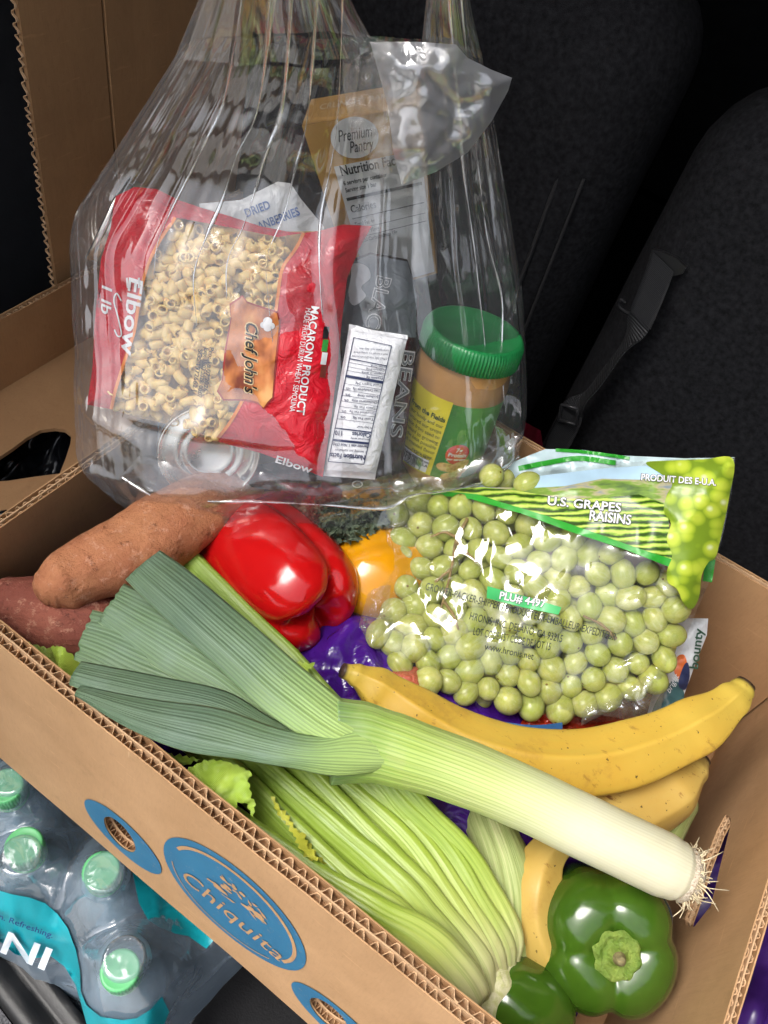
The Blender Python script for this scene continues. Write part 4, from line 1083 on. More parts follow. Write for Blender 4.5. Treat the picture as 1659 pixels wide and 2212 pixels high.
left_loop = LB + [(188, 874), (200, 790), (204, 701), (212, 620), (218, 560), (240, 490), (244, 455), (250, 424), (290, 404), (338, 408), (385, 432), (442, 451), (500, 468), (561, 488), (620, 500), (656, 503), (600, 512), (540, 500), (470, 486)]
pas.patch('left_print', [left_loop], RED_FILM, pb)
right_loop = [(656, 503), (688, 499), (740, 485), (803, 488), (775, 540), (750, 600), (738, 700), (728, 800), (716, 900), (705, 975), (697, 1030), (650, 1012), (600, 992), (561, 978), (500, 962)] + RB[::-1][0:-1]
pas.patch('right_print', [right_loop], RED_FILM, pb)
pas.patch('window_border', [stroke(LB, 7)], ORANGE_INK, pb, .0006)
pas.patch('window_border', [stroke(RB, 7)], ORANGE_INK, pb, .0006)
PWIN = [(379, 478), (345, 520), (319, 574), (302, 638), (290, 715), (266, 789), (250, 840), (240, 880), (303, 903), (400, 925), (466, 952), (522, 868), (560, 790), (590, 700), (600, 640), (610, 580), (640, 535), (600, 512), (540, 500), (470, 486)]
pas.patch('clear_window', [PWIN], film('pasta_window', (.99, .985, .97), .015, refl=.035, rough=.1, wr=((90, .3, .002),), edge=.2), pb, .0002)
pas.patch('back_film', [PO], plain('pasta_back', (.52, .33, .13), .6, .3, 200), pb, -.010, side=.2)
LOGO = [(497, 660), (512, 650), (524, 641), (534, 655), (560, 664), (598, 676), (603, 700), (594, 780), (588, 858), (578, 868), (569, 881), (556, 868), (530, 862), (484, 862), (471, 842), (482, 818), (489, 757), (500, 690)]
t_ = NT('plaque_print'); u_, v_ = t_.uvx(); n_ = t_.noise(1, 3, t_.coord('UV', (.02, .012, 1)), .5)
PLQ = t_.fin(t_.ramp(n_, [(.35, (.20, .035, .012)), (.55, (.60, .20, .05)), (.7, (.75, .36, .12))]), .35)
pas.patch('plaque_edge', [grow(LOGO, 4)], plain('dark_red_print', (.33, .02, .012), .4), pb, .0008)
pas.patch('plaque', [LOGO], PLQ, pb, .0014)
pas.text('lettering', "Chef John's", 40, (541, 770), (-.02, 1), plain('cream_print', (.80, .58, .30), .45), pb, .0020, bold=.05, shear=.35, fit=158, sy=.95)
pas.text('lettering', "Chef John's", 40, (541, 770), (-.02, 1), BLACK_INK, pb, .0026, bold=.012, shear=.35, fit=152, sy=.9)
for (cx, cy, r) in ((578, 694, 10), (570, 702, 8), (586, 704, 8), (578, 708, 9)): pas.patch('hat_print', [ell(cx, cy, r, r * .9, 18)], WHITE_INK, pb, .0020)
pas.text('lettering', 'MACARONI PRODUCT', 24, (664, 778), (-33, 234), WHITE_INK, pb, bold=.02, fit=236)
pas.text('lettering', 'MADE FROM DURUM WHEAT SEMOLINA', 14, (648, 777), (-35, 222), WHITE_INK, pb, fit=226, sy=1.2)
pas.text('lettering', 'Elbow', 56, (284, 680), (-17, 160), WHITE_INK, pb, bold=.018, shear=.12, fit=170, sy=.78)
for pt in ([(300, 600), (300, 622)], [(274, 600), (276, 622)]): pas.patch('lettering', [stroke(pt, 4)], WHITE_INK, pb, .0009)
pas.patch('lettering', [stroke([(262, 650), (252, 634), (246, 650), (256, 690), (262, 722), (254, 726), (247, 712)], 3)], WHITE_INK, pb, .0009)
pas.text('lettering', '1 lb', 36, (229, 642), (-3, 64), WHITE_INK, pb, shear=.25, fit=62, bold=.015, sy=.85)
pas.text('lettering', 'NET WT', 9, (212, 645), (-3, 64), BLACK_INK, pb, fit=40)
pas.text('lettering', 'Elbow', 27, (634, 1004), (77, 24), WHITE_INK, pb, bold=.02, fit=82, sy=.8)
pas.text('stamped_date', 'Pro: 18.07.2026', 13, (450, 798), (-14, 95), BLACK_INK, pb, bold=.02, fit=96)
pas.text('stamped_date', 'Exp: 15.07.2028  00:07', 13, (438, 805), (-14, 95), BLACK_INK, pb, bold=.02, fit=108)
pas.text('stamped_date', 'SGS 1972662 J', 13, (426, 800), (-14, 95), BLACK_INK, pb, bold=.02, fit=92)
for k, col in enumerate((BLACK_INK, plain('flag_green', (.03, .25, .04), .4), WHITE_INK, plain('flag_brown', (.20, .03, .02), .4))):
    y0 = 705 + k * 28; pas.patch('flag_print', [[(700 - k * 2, y0), (712 - k * 2, y0 + 1), (708 - k * 2, y0 + 27), (696 - k * 2, y0 + 26)]], col, pb, .0008)

# loose macaroni in the window
def elbow_mesh(name, ang, R, ro, ri, mat):
    V, F = [], []; na, nr = 9, 14
    for k, r in enumerate((ro, ri)):
        for i in range(na):
            a = ang * (i / (na - 1) - .5); c = Vector((R * math.cos(a) - R, R * math.sin(a), 0)); n = Vector((math.cos(a), math.sin(a), 0))
            for j in range(nr):
                b = 2 * math.pi * j / nr
                rr = r * (1 + .03 * math.cos(3 * b + i))
                V.append(c + n * rr * math.cos(b) + Vector((0, 0, rr * math.sin(b))))
    n0 = na * nr
    F = grid_faces(nr, na, True) + [tuple(reversed(q)) for q in grid_faces(nr, na, True, n0)]
    for i, rev in ((0, True), (na - 1, False)):
        for j in range(nr):
            a, b = i * nr + j, i * nr + (j + 1) % nr
            q = (a, b, b + n0, a + n0); F.append(tuple(reversed(q)) if rev else q)
    me = bpy.data.meshes.new(name); me.from_pydata(V, [], F); me.materials.append(mat); me.shade_smooth(); return me
t_ = NT('dry_pasta'); n_ = t_.noise(120, 3)
PASTA = t_.fin(t_.mix(t_.step(n_, .35, .65), (.82, .57, .20), (.88, .66, .28)), .42, t_.bump(t_.noise(500, 2), .1, .0005), Specular_IOR_Level=.45, Subsurface_Weight=.2, Subsurface_Radius=(.008, .005, .002), Subsurface_Scale=.3)
ELB = [elbow_mesh('macaroni', a, R, .0039, .0026, PASTA) for a, R in ((2.0, .0068), (1.5, .0078), (2.5, .0060), (1.1, .0085))]
def relax(poly, n, dmin, seed, it=60, margin=8):
    rnd = random.Random(seed); xs = [p[0] for p in poly]; ys = [p[1] for p in poly]; pts = []
    while len(pts) < n:
        p = (rnd.uniform(min(xs), max(xs)), rnd.uniform(min(ys), max(ys)))
        if inside(p, poly) and dist_poly(p, poly) > margin * .5: pts.append(p)
    for _ in range(it):
        new = []
        for i, (x, y) in enumerate(pts):
            fx = fy = 0.0
            for j, (a, b) in enumerate(pts):
                if i == j: continue
                dx, dy = x - a, y - b; d = dx * dx + dy * dy
                if d < dmin * dmin and d > 1e-9:
                    d = math.sqrt(d); k = (dmin - d) / d * .35; fx += dx * k; fy += dy * k
            q = (x + fx, y + fy)
            new.append(q if inside(q, poly) and dist_poly(q, poly) > margin else (x + fx * .1, y + fy * .1) if inside((x + fx * .1, y + fy * .1), poly) else (x, y))
        pts = new
    return pts
rnd = random.Random(21)
pf = pas.at(-.0085)
for lay_i, (num, dm, dep_) in enumerate(((205, 21, .0), (90, 30, .006))):
    for (u, v) in relax(PWIN, num, dm, 5 + lay_i, 40, 11):
        o = bpy.data.objects.new('macaroni', rnd.choice(ELB)); COL.objects.link(o)
        o.location = pf(u, v) - CAMZV * dep_
        o.rotation_euler = (rnd.uniform(0, 6.28), rnd.uniform(-1.57, 1.57), rnd.uniform(0, 6.28))
        sc = rnd.uniform(.80, .96); o.scale = (sc, sc, sc)
        tag(o, 'pale yellow dry elbow macaroni behind the window of the red pasta bag', 'macaroni', 'elbow macaroni in the pasta bag')

# ---------------------------------------------------------------- snack bar packet with nutrition facts
bp = Pouch([(754, 705), (880, 729), (845, 880), (810, 1031), (701, 1023), (728, 860)], [(754, 705), (880, 729), (810, 1031), (701, 1023)], (.560, .565, .594, .590), .008, .0006, 18, 4, 22, .0012, (26, .0006))
sb = thing('snack_bar', 'white snack bar wrapper with upside-down nutrition facts beside the pasta bag', 'snack bar', P(755, 1025, .56))
WRAP = gloss('white_wrapper', (.72, .73, .76), .32, .05, .4, 90)
bp.patch('wrapper', [[(756, 712), (778, 712), (800, 719), (850, 725), (880, 731), (862, 805), (845, 880), (828, 955), (812, 1022), (765, 1020), (701, 1014), (714, 940), (728, 860), (742, 780)]], WRAP, sb)
bp.patch('wrapper_back', [bp.o], WRAP, sb, -.004, side=-.3)
bp.patch('crimped_seal', [[(701, 1014), (812, 1022), (810, 1036), (699, 1028)]], WRAP, sb, .0005)
bp.patch('crimped_seal', [[(754, 700), (770, 703), (800, 712), (880, 724), (881, 733), (800, 721), (754, 713)]], WRAP, sb, .0005)
def facts(q):                                                     # label plane: 0..1 across, 0..1 from its foot (title) to its end
    (a, b, c, d) = [Vector(p) for p in ((709, 997), (786, 1003), (846, 747), (764, 729))]
    return lerp(lerp(a, b, q[0]), lerp(d, c, q[0]), q[1])
ax_ = facts((0, 0)) - facts((1, 0))
for (x0, y0, x1, y1, w_) in ((0, 0, 1, 0, 1.6), (0, 1, 1, 1, 1.6), (0, 0, 0, 1, 1.6), (1, 0, 1, 1, 1.6), (0, .175, 1, .175, 5), (0, .27, 1, .27, 2.5), (0, .69, 1, .69, 6), (0, .83, 1, .83, 2),
                             *[(0, k, 1, k, .8) for k in (.345, .40, .445, .49, .535, .58, .63, .735, .765, .80)]):
    bp.patch('facts_rule', [stroke([facts((x0, y0)), facts(((x0 + x1) / 2, (y0 + y1) / 2)), facts((x1, y1))], w_, 6)], NAVY_INK, sb, .0008)
for s_, y, fit, sz, bo in (('Nutrition Facts', .055, .95, 15, .03), ('1 serving per container', .10, .85, 8, 0), ('Serving size 1.16oz (33g)', .145, .95, 8, .02), ('Amount per serving', .205, .5, 6, .01), ('Calories      110', .24, .95, 14, .02), ('% Daily Value*', .305, .4, 6, .01),
                           ('Total Fat 0g      0%', .37, .9, 7, .01), ('Saturated Fat 0g   0%', .42, .9, 7, 0), ('Trans Fat 0g', .465, .6, 7, 0), ('Cholesterol 0mg   0%', .51, .9, 7, .01), ('Sodium 0mg      0%', .555, .9, 7, .01), ('Total Carbohydrate 27g   10%', .605, .92, 7, .01),
                           ('Total Sugars 24g', .655, .7, 7, 0), ('Protein 0g', .715, .45, 7, .01), ('Vitamin D 0mcg', .75, .6, 6, 0), ('Calcium 0mg', .782, .5, 6, 0), ('Iron 0mg', .812, .4, 6, 0), ('* The % Daily Value (DV) tells you how', .87, .95, 6, 0), ('much a nutrient in a serving of food', .905, .92, 6, 0), ('contributes to a daily diet', .94, .8, 6, 0)):
    bp.text('facts_lettering', s_, sz, facts((1 - fit / 2 - .02, y)), ax_, NAVY_INK, sb, .0008, bold=bo, fit=fit * 80)

# ---------------------------------------------------------------- bean bag
bn = Pouch([(760, 560), (800, 545), (880, 560), (905, 640), (900, 760), (885, 880), (870, 1000), (900, 1050), (800, 1078), (640, 1068), (500, 1045), (520, 1010), (640, 990), (700, 940), (735, 780)],
           [(740, 550), (905, 555), (900, 1075), (500, 1060)], (.590, .605, .635, .620), .012, .003, 14, 9, 40, .004)
bb = thing('bean_bag', 'clear bag of dark beans with white lettering behind the snack bar', 'bean bag', P(740, 1070, .6))
t_ = NT('dark_beans'); vo = t_.n('ShaderNodeTexVoronoi', {'Vector': t_.co.outputs['Object'], 'Scale': 95.0}); 
BEAN = t_.fin(t_.mix(t_.step(vo.outputs[0], .2, .7), t_.mix(t_.step(t_.noise(8, 2), .45, .55), (.030, .016, .018), (.10, .018, .026)), (.012, .008, .008)), .3, t_.bump(t_.math('SUBTRACT', 1.0, vo.outputs[0]), .9, .006))
bn.patch('beans', [bn.o], BEAN, bb)
bn.patch('bag_back', [bn.o], BEAN, bb, -.012, side=-.4)
GREY_P = gloss('grey_print', (.16, .18, .20), .35, .3, .5, 60)
bn.patch('grey_print', [[(765, 565), (800, 550), (880, 565), (900, 640), (898, 730), (760, 715), (740, 770), (735, 700)]], GREY_P, bb, .0008)
bn.patch('white_print', [spline2([(762, 570), (792, 575), (800, 600), (780, 620), (790, 640), (765, 660), (752, 640), (758, 600)], 4)], WHITE_INK, bb, .0014)
def outl(s_, size, org, adv, fit, sy=1.0):
    bn.text('lettering', s_, size, org, adv, WHITE_INK, bb, .0018, bold=.03, fit=fit, sy=sy)
    bn.text('lettering', s_, size, org, adv, GREY_P, bb, .0024, bold=-.004, fit=fit * .965, sy=sy * .97)
outl('BLACK', 50, (812, 668), (-30, 125), 150, .9)
outl('BEANS', 46, (868, 850), (-20, 130), 190, .8)
bn.patch('print_mark', [ell(772, 1046, 12, 8, 20), ell(772, 1046, 9, 5.5, 20)], WHITE_INK, bb, .0018)

# ---------------------------------------------------------------- dried fruit packet and brown carton behind
dr = Pouch([(430, 440), (520, 432), (600, 392), (628, 396), (650, 430), (700, 490), (700, 560), (450, 560)], [(430, 432), (640, 392), (720, 570), (430, 570)], (.560, .570, .592, .588), .008, .002, 14, 6, 30, .002)
db = thing('dried_fruit_packet', 'white dried fruit packet peeking out above the pasta bag', 'packet', P(560, 560, .57))
dr.patch('front', [dr.o], gloss('pale_wrapper', (.62, .63, .64), .35, .06, .5, 60), db); dr.patch('back', [dr.o], bpy.data.materials['pale_wrapper'], db, -.006, side=-.3)
BLUEI = plain('blue_lettering', (.05, .12, .34), .45)
dr.text('lettering', 'DRIED', 26, (556, 452), (52, -20), BLUEI, db, bold=.02, fit=56)
dr.text('lettering', 'CRANBERRIES', 26, (590, 478), (62, -24), BLUEI, db, bold=.02, fit=120)
def carton():
    ft = [P(652, 272, .560), P(908, 228, .575), P(945, 590, .680), P(770, 640, .670)]
    dn = P(690, 205, .605) - ft[0]; dn2 = P(892, 184, .620) - ft[1]
    dd = (dn + dn2) / 2
    bk = [p + dd for p in ft]; V = ft + bk
    o = thing('snack_carton', 'brown snack carton with white oval mark high in the grocery bag', 'carton', (ft[2] + ft[3]) / 2)
    TAN = plain('tan_carton', (.46, .25, .055), .5, .12, 30, .1, 400)
    build('carton_body', V, [(0, 1, 2, 3), (7, 6, 5, 4), (4, 5, 1, 0), (1, 5, 6, 2), (3, 2, 6, 7), (0, 3, 7, 4)], TAN, o, False)
    n = (ft[1] - ft[0]).cross(ft[3] - ft[0]).normalized()
    if n.dot(CAMZV) < 0: n = -n
    def on(off): return lambda x, y: lerp(lerp(ft[0], ft[1], x), lerp(ft[3], ft[2], x), y) + n * off
    GREYW = plain('carton_white', (.60, .60, .58), .5)
    lay('oval_mark', poly_bm([ell(.40, .10, .205, .105, 40)], .1), on(.0008), GREYW, o)
    lay('lettering', text_bm('Premium', .085, shear=.4, origin=(.40, .12), sx=.95), lambda x, y: on(.0014)(x, .2 - y + .0), BLACK_INK, o)
    lay('lettering', text_bm('Pantry', .085, shear=.4, origin=(.43, .065), sx=.95), lambda x, y: on(.0014)(x, .2 - y + .01), BLACK_INK, o)
    lay('facts_panel', poly_bm([[(.16, .225), (.96, .225), (.96, .98), (.16, .98)]], .1), on(.0008), GREYW, o)
    for y, s_, sz in ((.255, 'Nutrition Facts', .075), (.32, '6 servings per container', .035), (.36, 'Serving size 1 bar', .035), (.47, 'Calories', .06), (.56, 'Total Fat 4g', .035), (.61, 'Sodium 95mg', .035), (.66, 'Total Carbohydrate 19g', .035)):
        bm = text_bm(s_, sz, 'LEFT', bold=.02, origin=(.20, 0), sx=1.25 if sz > .05 else 1.2)
        lay('facts_lettering', bm, (lambda yy: lambda x, y: on(.0014)(x, yy - y))(y), BLACK_INK, o)
    for y, h in ((.40, .018), (.52, .006), (.585, .004), (.635, .004)):
        lay('facts_rule', poly_bm([[(.19, y), (.93, y), (.93, y + h), (.19, y + h)]]), on(.0014), BLACK_INK, o)
    tn = (bk[1] - bk[0]).cross(ft[0] - bk[0]).normalized()
    if tn.dot(CAMZV) < 0: tn = -tn
    top = lambda x, y: lerp(lerp(bk[0], bk[1], x), lerp(ft[0], ft[1], x), y) + tn * .0009
    lay('oval_mark', poly_bm([ell(.82, .30, .13, .3, 30)], .1), top, GREYW, o)
    lay('lettering', text_bm('CRUNCHY BARS', .3, origin=(.42, .45), sx=.28), lambda x, y: top(x, .9 - y), plain('tan_lettering', (.62, .50, .32), .5), o)
carton()

# ---------------------------------------------------------------- tins
t_ = NT('tin_plate'); n_ = t_.noise(60, 3)
TIN = t_.fin((.72, .70, .64), t_.ramp(n_, [(.3, (.20,) * 3), (.7, (.30,) * 3)]), t_.bump(t_.noise(300, 2), .04, .0004), Metallic=1.0)
def tin(name, label, c, axis, R, L, lab_mat, x=CAMX):
    o = thing(name, label, 'tin can', c - Vector((0, 0, R))); m = axes(c, x, axis)
    pr = [(0, -.0030), (R * .40, -.0030), (R * .45, -.0010), (R * .51, -.0030), (R * .58, -.0030), (R * .64, -.0006), (R * .71, -.0030), (R * .84, -.0034), (R * .89, -.0045), (R * .925, -.0048), (R * .935, -.001), (R * .945, .0012), (R * .975, .0018), (R * 1.0, .0010), (R * 1.0, -.0018), (R * .97, -.0028)]
    V, F = lathe(pr, 72); lid = build('lid', xf(V, m), F, TIN, o)
    V, F = lathe([(R * .97, -.0028), (R * .97, -.006)], 72); build('bead', xf(V, m), F, TIN, o)
    V, F = lathe([(R * .975, -.006), (R * .975, -L)], 72); bd = build('label_sleeve', xf(V, m), F, lab_mat, o)
    V, F = lathe([(R * .97, -L), (R, -L - .001), (R, -L - .004), (R * .94, -L - .004), (R * .9, -L), (0, -L)], 72); build('bottom_end', xf(V, m), F, TIN, o)
    return o, m, bd
WLAB = plain('white_paper_label', (.70, .72, .74), .5, .05)
cn, m, bd = tin('tin_can', 'silver tin with white and blue label under the pasta bag', P(452, 980, .596), cv(.24, -.44, .86), .0375, .085, WLAB)
cyl = lambda R, off: (lambda x, y: m @ Vector(((R * .975 + off) * math.cos(x), (R * .975 + off) * math.sin(x), y)))
lay('blue_band', poly_bm([[(-.2, -.012), (6.0, -.012), (6.0, -.0095), (-.2, -.0095)]], .12), cyl(.0375, .0004), plain('sky_blue_print', (.12, .32, .55), .45), bd)
lay('blue_band', poly_bm([[(-.2, -.030), (6.0, -.030), (6.0, -.075), (-.2, -.075)]], .12), cyl(.0375, .0004), plain('soft_blue_print', (.25, .42, .62), .45), bd)
bars = []; r_ = random.Random(2); a = 2.05
while a < 2.75:
    w_ = r_.choice((.008, .014, .022)); bars.append(poly_bm([[(a, -.014), (a + w_, -.014), (a + w_, -.029), (a, -.029)]])); a += w_ + r_.choice((.010, .016))
lay('barcode', merge_bm(*bars), cyl(.0375, .0007), BLACK_INK, bd)
tin('tin_can', 'tin lying at the upper left inside the grocery bag, partly behind the pasta', P(232, 470, .575), cv(-.80, .38, .42), .0335, .08, plain('olive_label', (.20, .19, .13), .4))

# ---------------------------------------------------------------- peanut butter jar
def jar():
    top = P(1030, 706, .612); ax_j = (EZ * 1.0 + Vector((-.367, .93, 0)) * .20).normalized()
    H = .136; c0 = top - ax_j * H; R = .0390
    o = thing('peanut_butter_jar', 'peanut butter jar with green ribbed lid at the right of the grocery bag', 'jar', c0)
    xdir = (CAMX + cv(0, 0, 0)).normalized(); m = axes(c0, xdir, ax_j)
    toward = m.inverted().to_3x3() @ CAMZV; a0 = math.atan2(toward.y, toward.x)          # angle facing the camera
    pr = [(0, .003), (R * .70, .002), (R * .80, .0), (R * .92, .003), (R * .985, .009), (R, .016), (R, .030), (R * .985, .034), (R * .985, .082), (R, .086), (R, .094), (R * .985, .098), (R * .94, .110), (R * .91, .116)]
    V, F = lathe(pr, 80)
    t = NT('peanut_butter'); n = t.noise(40, 4)
    PBM = t.fin(t.mix(t.step(n, .35, .65), (.47, .245, .085), (.53, .285, .105)), .30, t.bump(t.noise(70, 3), .12, .002), Coat_Weight=.6, Coat_Roughness=.08, Specular_IOR_Level=.5)
    body = build('body', xf(V, m), F, PBM, o)
    GRN = plain('green_plastic', (.015, .20, .055), .32, .08, 30, .05, 300)
    RL = R * 1.0; V, F = [], []
    pl = [(RL * .985, .1145, 0), (RL * 1.02, .1150, 1), (RL * 1.02, .1275, 1), (RL * 1.0, .131, .5), (RL * .965, .1335, 0), (RL * .90, .1345, 0), (RL * .885, .1338, 0), (0, .1338, 0)]
    na = 360
    for r, z, rib in pl:
        for k in range(na):
            a = 2 * math.pi * k / na; rr = r + rib * .0006 * (1 if (k // 2) % 2 else -1); V.append(m @ Vector((rr * math.cos(a), rr * math.sin(a), z)))
    build('lid', V, grid_faces(na, len(pl), True), GRN, o, True)
    surf = lambda off: (lambda x, y: m @ Vector(((R * .987 + off) * math.cos(a0 + x), (R * .987 + off) * math.sin(a0 + x), y)))
    GL = NT('green_label'); uu, vv = GL.uvx(); GLM = GL.fin(GL.ramp(GL.math('ADD', GL.math('MULTIPLY', uu, .8), GL.noise(30, 2)), [(.2, (.015, .13, .02)), (.8, (.05, .26, .03)), (1, (.10, .36, .05))]), .35)
    y0, y1 = .018, .088
    lab = lay('label', poly_bm([[(-2.2, y0), (2.6, y0), (2.6, y1), (-2.2, y1)]], (.08, .02)), surf(.0006), GLM, body)
    YL = plain('yellow_label', (.72, .62, .03), .4)
    lay('yellow_panel', poly_bm([[(-1.15, y0 + .0005), (-.02, y0 + .0005), (-.02, y1 + .0015), (-1.15, y1 + .0015)]], (.08, .02)), surf(.0010), YL, lab)
    lines = [('Fresh From the Fields', .0725, .0060, .03), ('For generations, our family and our', .0665, .0048, 0), ('farmers have nurtured our crops', .0612, .0048, 0), ('with attention from seed to', .0560, .0048, 0), ('harvest, committed to growing', .0508, .0048, 0), ('peanuts for the best possible', .0457, .0048, 0), ('taste and a fresh roasted flavor', .0406, .0048, 0), ('every time.', .0356, .0048, 0)]
    GI = plain('dark_green_print', (.02, .06, .015), .45)
    for s_, y, sz, bo in lines:
        bm = text_bm(s_, sz, 'RIGHT', bold=bo, origin=(0, 0)); k = 1 / R
        lay('lettering', bm, (lambda yy: lambda x, z: surf(.0014)(x * k * .88 - .06, yy + z))(y), GI, lab)
    for s_, y in (('Jones St. Severn, NC 27877', .0305), ('www.farms.com', .0268), ('PRODUCT OF U.S.A.', .0232)):
        lay('lettering', text_bm(s_, .0038, 'RIGHT', bold=.02), (lambda yy: lambda x, z: surf(.0014)(x / R * .95 - .10, yy + .003 + z))(y), BLACK_INK, lab)
    lay('barcode_panel', poly_bm([[(-1.0, y0 + .002), (-.12, y0 + .002), (-.12, y0 + .0145), (-1.0, y0 + .0145)]], (.08, .02)), surf(.0014), WHITE_INK, lab)
    bars = []; r2 = random.Random(8); a = -.92
    while a < -.24:
        w2 = r2.choice((.008, .014, .022)); bars.append(poly_bm([[(a, y0 + .0055), (a + w2, y0 + .0055), (a + w2, y0 + .0138), (a, y0 + .0138)]])); a += w2 + r2.choice((.009, .016))
    lay('barcode', merge_bm(*bars), surf(.0018), BLACK_INK, lab)
    lay('lettering', text_bm('864 00070  2', .0045, 'CENTER', bold=.01), lambda x, z: surf(.0018)(x / R - .55, y0 + .0035 + z), BLACK_INK, lab)
    lay('red_badge', poly_bm([ell(.40, .0520 - .0085, .25, .0098, 36)], .1), surf(.0012), plain('badge_red', (.62, .02, .015), .4), lab)
    for s_, y, sz in (('7g', .0478, .0058), ('Protein', .0430, .0052), ('per serving', .0388, .0034)):
        lay('lettering', text_bm(s_, sz, bold=.02), (lambda yy: lambda x, z: surf(.0018)(x / R + .40, yy + z))(y), WHITE_INK, lab)
    # printed peanuts on the label
    t = NT('peanut_print'); n = t.n('ShaderNodeTexVoronoi', {'Vector': t.co.outputs['Object'], 'Scale': 330.0}).outputs[0]
    PN = t.fin(t.ramp(n, [(.1, (.38, .20, .05)), (.5, (.62, .36, .10)), (.8, (.72, .48, .17))]), .5)
    for (px, py, an, sc) in ((.26, .0300, -.1, 1.0), (.52, .0330, .5, 1.0), (.52, .0275, .1, .95), (.42, .0215, .12, 1.05)):
        lp = []
        for k in range(36):
            b = 2 * math.pi * k / 36; rr = .0068 * sc * (.70 + .30 * abs(math.cos(b)) ** 1.5); x, y = rr * math.cos(b) * 1.25, rr * math.sin(b) * .85
            lp.append((px + (x * math.cos(an) - y * math.sin(an)) / R, py + x * math.sin(an) + y * math.cos(an)))
        lay('peanut_print', poly_bm([lp], .1), surf(.0015 + .0003 * (px > .3)), PN, lab)
jar()

# ================================================================ CLEAR BAGS
# ---------------------------------------------------------------- grocery bag
BAGF = film('clear_grocery_film', (.985, .985, .985), .060, (.88, .90, .93), .13, .055, (), .7, streak=(14, .8, .4, .02))
BAGM = film('milky_grocery_film', (.97, .97, .98), .36, (.88, .90, .95), .20, .10, ((25, .2, .004),), .5)
gb = thing('grocery_bag', 'clear plastic grocery bag hanging full of packets over the box', 'plastic bag', P(680, 1080, .62))
LR = [((320, 1050), (1075, 1008), .605, .695), ((262, 1030), (1105, 990), .602, .690), ((212, 985), (1128, 950), .595, .680), ((186, 920), (1137, 890), .588, .665), ((180, 830), (1136, 810), .580, .650), ((177, 720), (1133, 720), .572, .638), ((172, 600), (1126, 630), .562, .622),
      ((168, 470), (1108, 520), .548, .602), ((205, 395), (1094, 430), .536, .586), ((262, 310), (1076, 320), .518, .564), ((330, 200), (1057, 215), .494, .534), ((392, 100), (1040, 115), .468, .500)]
Lp = [P(a[0], a[1], d) for a, b, d, e in LR]; Rp = [P(b[0], b[1], e) for a, b, d, e in LR]
FW = Vector((-.367, .93, 0)).normalized()                                # horizontal direction away from the camera
_rk = random.Random(6)
KN = {}
def knots(seed, n):
    """irregular sharp creases across the bag: (position, height)"""
    if (seed, n) not in KN:
        r = random.Random(seed * 31 + n); xs = sorted([0.0, 1.0] + [r.random() for _ in range(n)]); KN[(seed, n)] = [(x, r.uniform(-1, 1) * (1 if i % 2 else -1) * (.6 + .4 * r.random()) if i % 2 == 0 else r.uniform(.2, 1) * (1 if r.random() < .5 else -1)) for i, x in enumerate(xs)]
    return KN[(seed, n)]
def pleat(x, h, seed, dens=15.0):
    """flat gathers with sharp edges that fan out from the handles"""
    back = x > 2; x = x - 5 if back else x
    tot = 0.0
    for n, w_ in ((int(dens * 1.5), 1.0), (int(dens * 3), .22)):
        k = knots(seed, n); q = x + .012 * nz((h * 3.2, x * 4, seed), 1)
        for (x0, y0), (x1, y1) in zip(k, k[1:]):
            if x0 <= q <= x1: tot += w_ * lerp(y0, y1, (q - x0) / max(1e-6, x1 - x0)); break
    return tot * .6
def bag_loop(Lc, Rc, fb, bb_, th, h, amp, seed, dens=15.0):
    c = (Lc + Rc) / 2; e = (Rc - Lc) / 2
    x = math.cos(th); y = math.sin(th)                                   # y > 0: camera side
    xx = math.copysign(abs(x) ** .85, x); yy = math.copysign(abs(y) ** .75, y)
    p = c + e * xx
    n = -FW
    p = p + n * (yy * (fb if y > 0 else bb_))
    return p + n * amp * abs(yy) ** .5 * pleat((x + 1) / 2 + (0 if y > 0 else 5), h, seed + (0 if y > 0 else 9), dens) * (1 if y > 0 else -1)
def bag_body():
    nh, na = 150, 600; V = []; BT = Tin(0, 1, 0, 1, .055, .0032, 19)
    for j in range(nh):
        h = j / (nh - 1); Lc, Rc = cat(Lp, h), cat(Rp, h)
        fb = interp([(0, .014), (.10, .060), (.30, .075), (.6, .064), (.85, .040), (1, .024)], h)
        bk = interp([(0, .010), (.10, .045), (.4, .055), (.8, .04), (1, .02)], h)
        amp = interp([(0, .0020), (.15, .0020), (.35, .0030), (.55, .0062), (.8, .0095), (1, .0105)], h)
        sag = .030 * smooth(.16, 0, h)
        for k in range(na):
            th = 2 * math.pi * k / na
            p = bag_loop(Lc, Rc, fb, bk, th, h, amp, 3)
            p = p - FW * (1 if math.sin(th) > 0 else -1) * BT.h(k / na, h) * interp([(0, 1.0), (.4, .9), (.6, .45), (.8, .2)], h)
            x = math.cos(th); s_ = max(0.0, 1 - (x - .25) ** 2 * .9)
            p = p - CAMY * sag * s_
            p = p + (-FW) * (.0022 * nz(p, 26, 5) + .0010 * nz(p, 70, 6)) * (1 if math.sin(th) > 0 else -1)
            V.append(p)
    F = grid_faces(na, nh, True)
    F.append(tuple(reversed(range(0, na))))
    U = [(abs(2 * (i % na) / na - 1) + (0 if i % na < na / 2 else 3), (i // na) / nh) for i in range(na * nh)]
    return V, F, U
V, F, U = bag_body(); build('bag_body', V, F, BAGF, gb, uv=U)
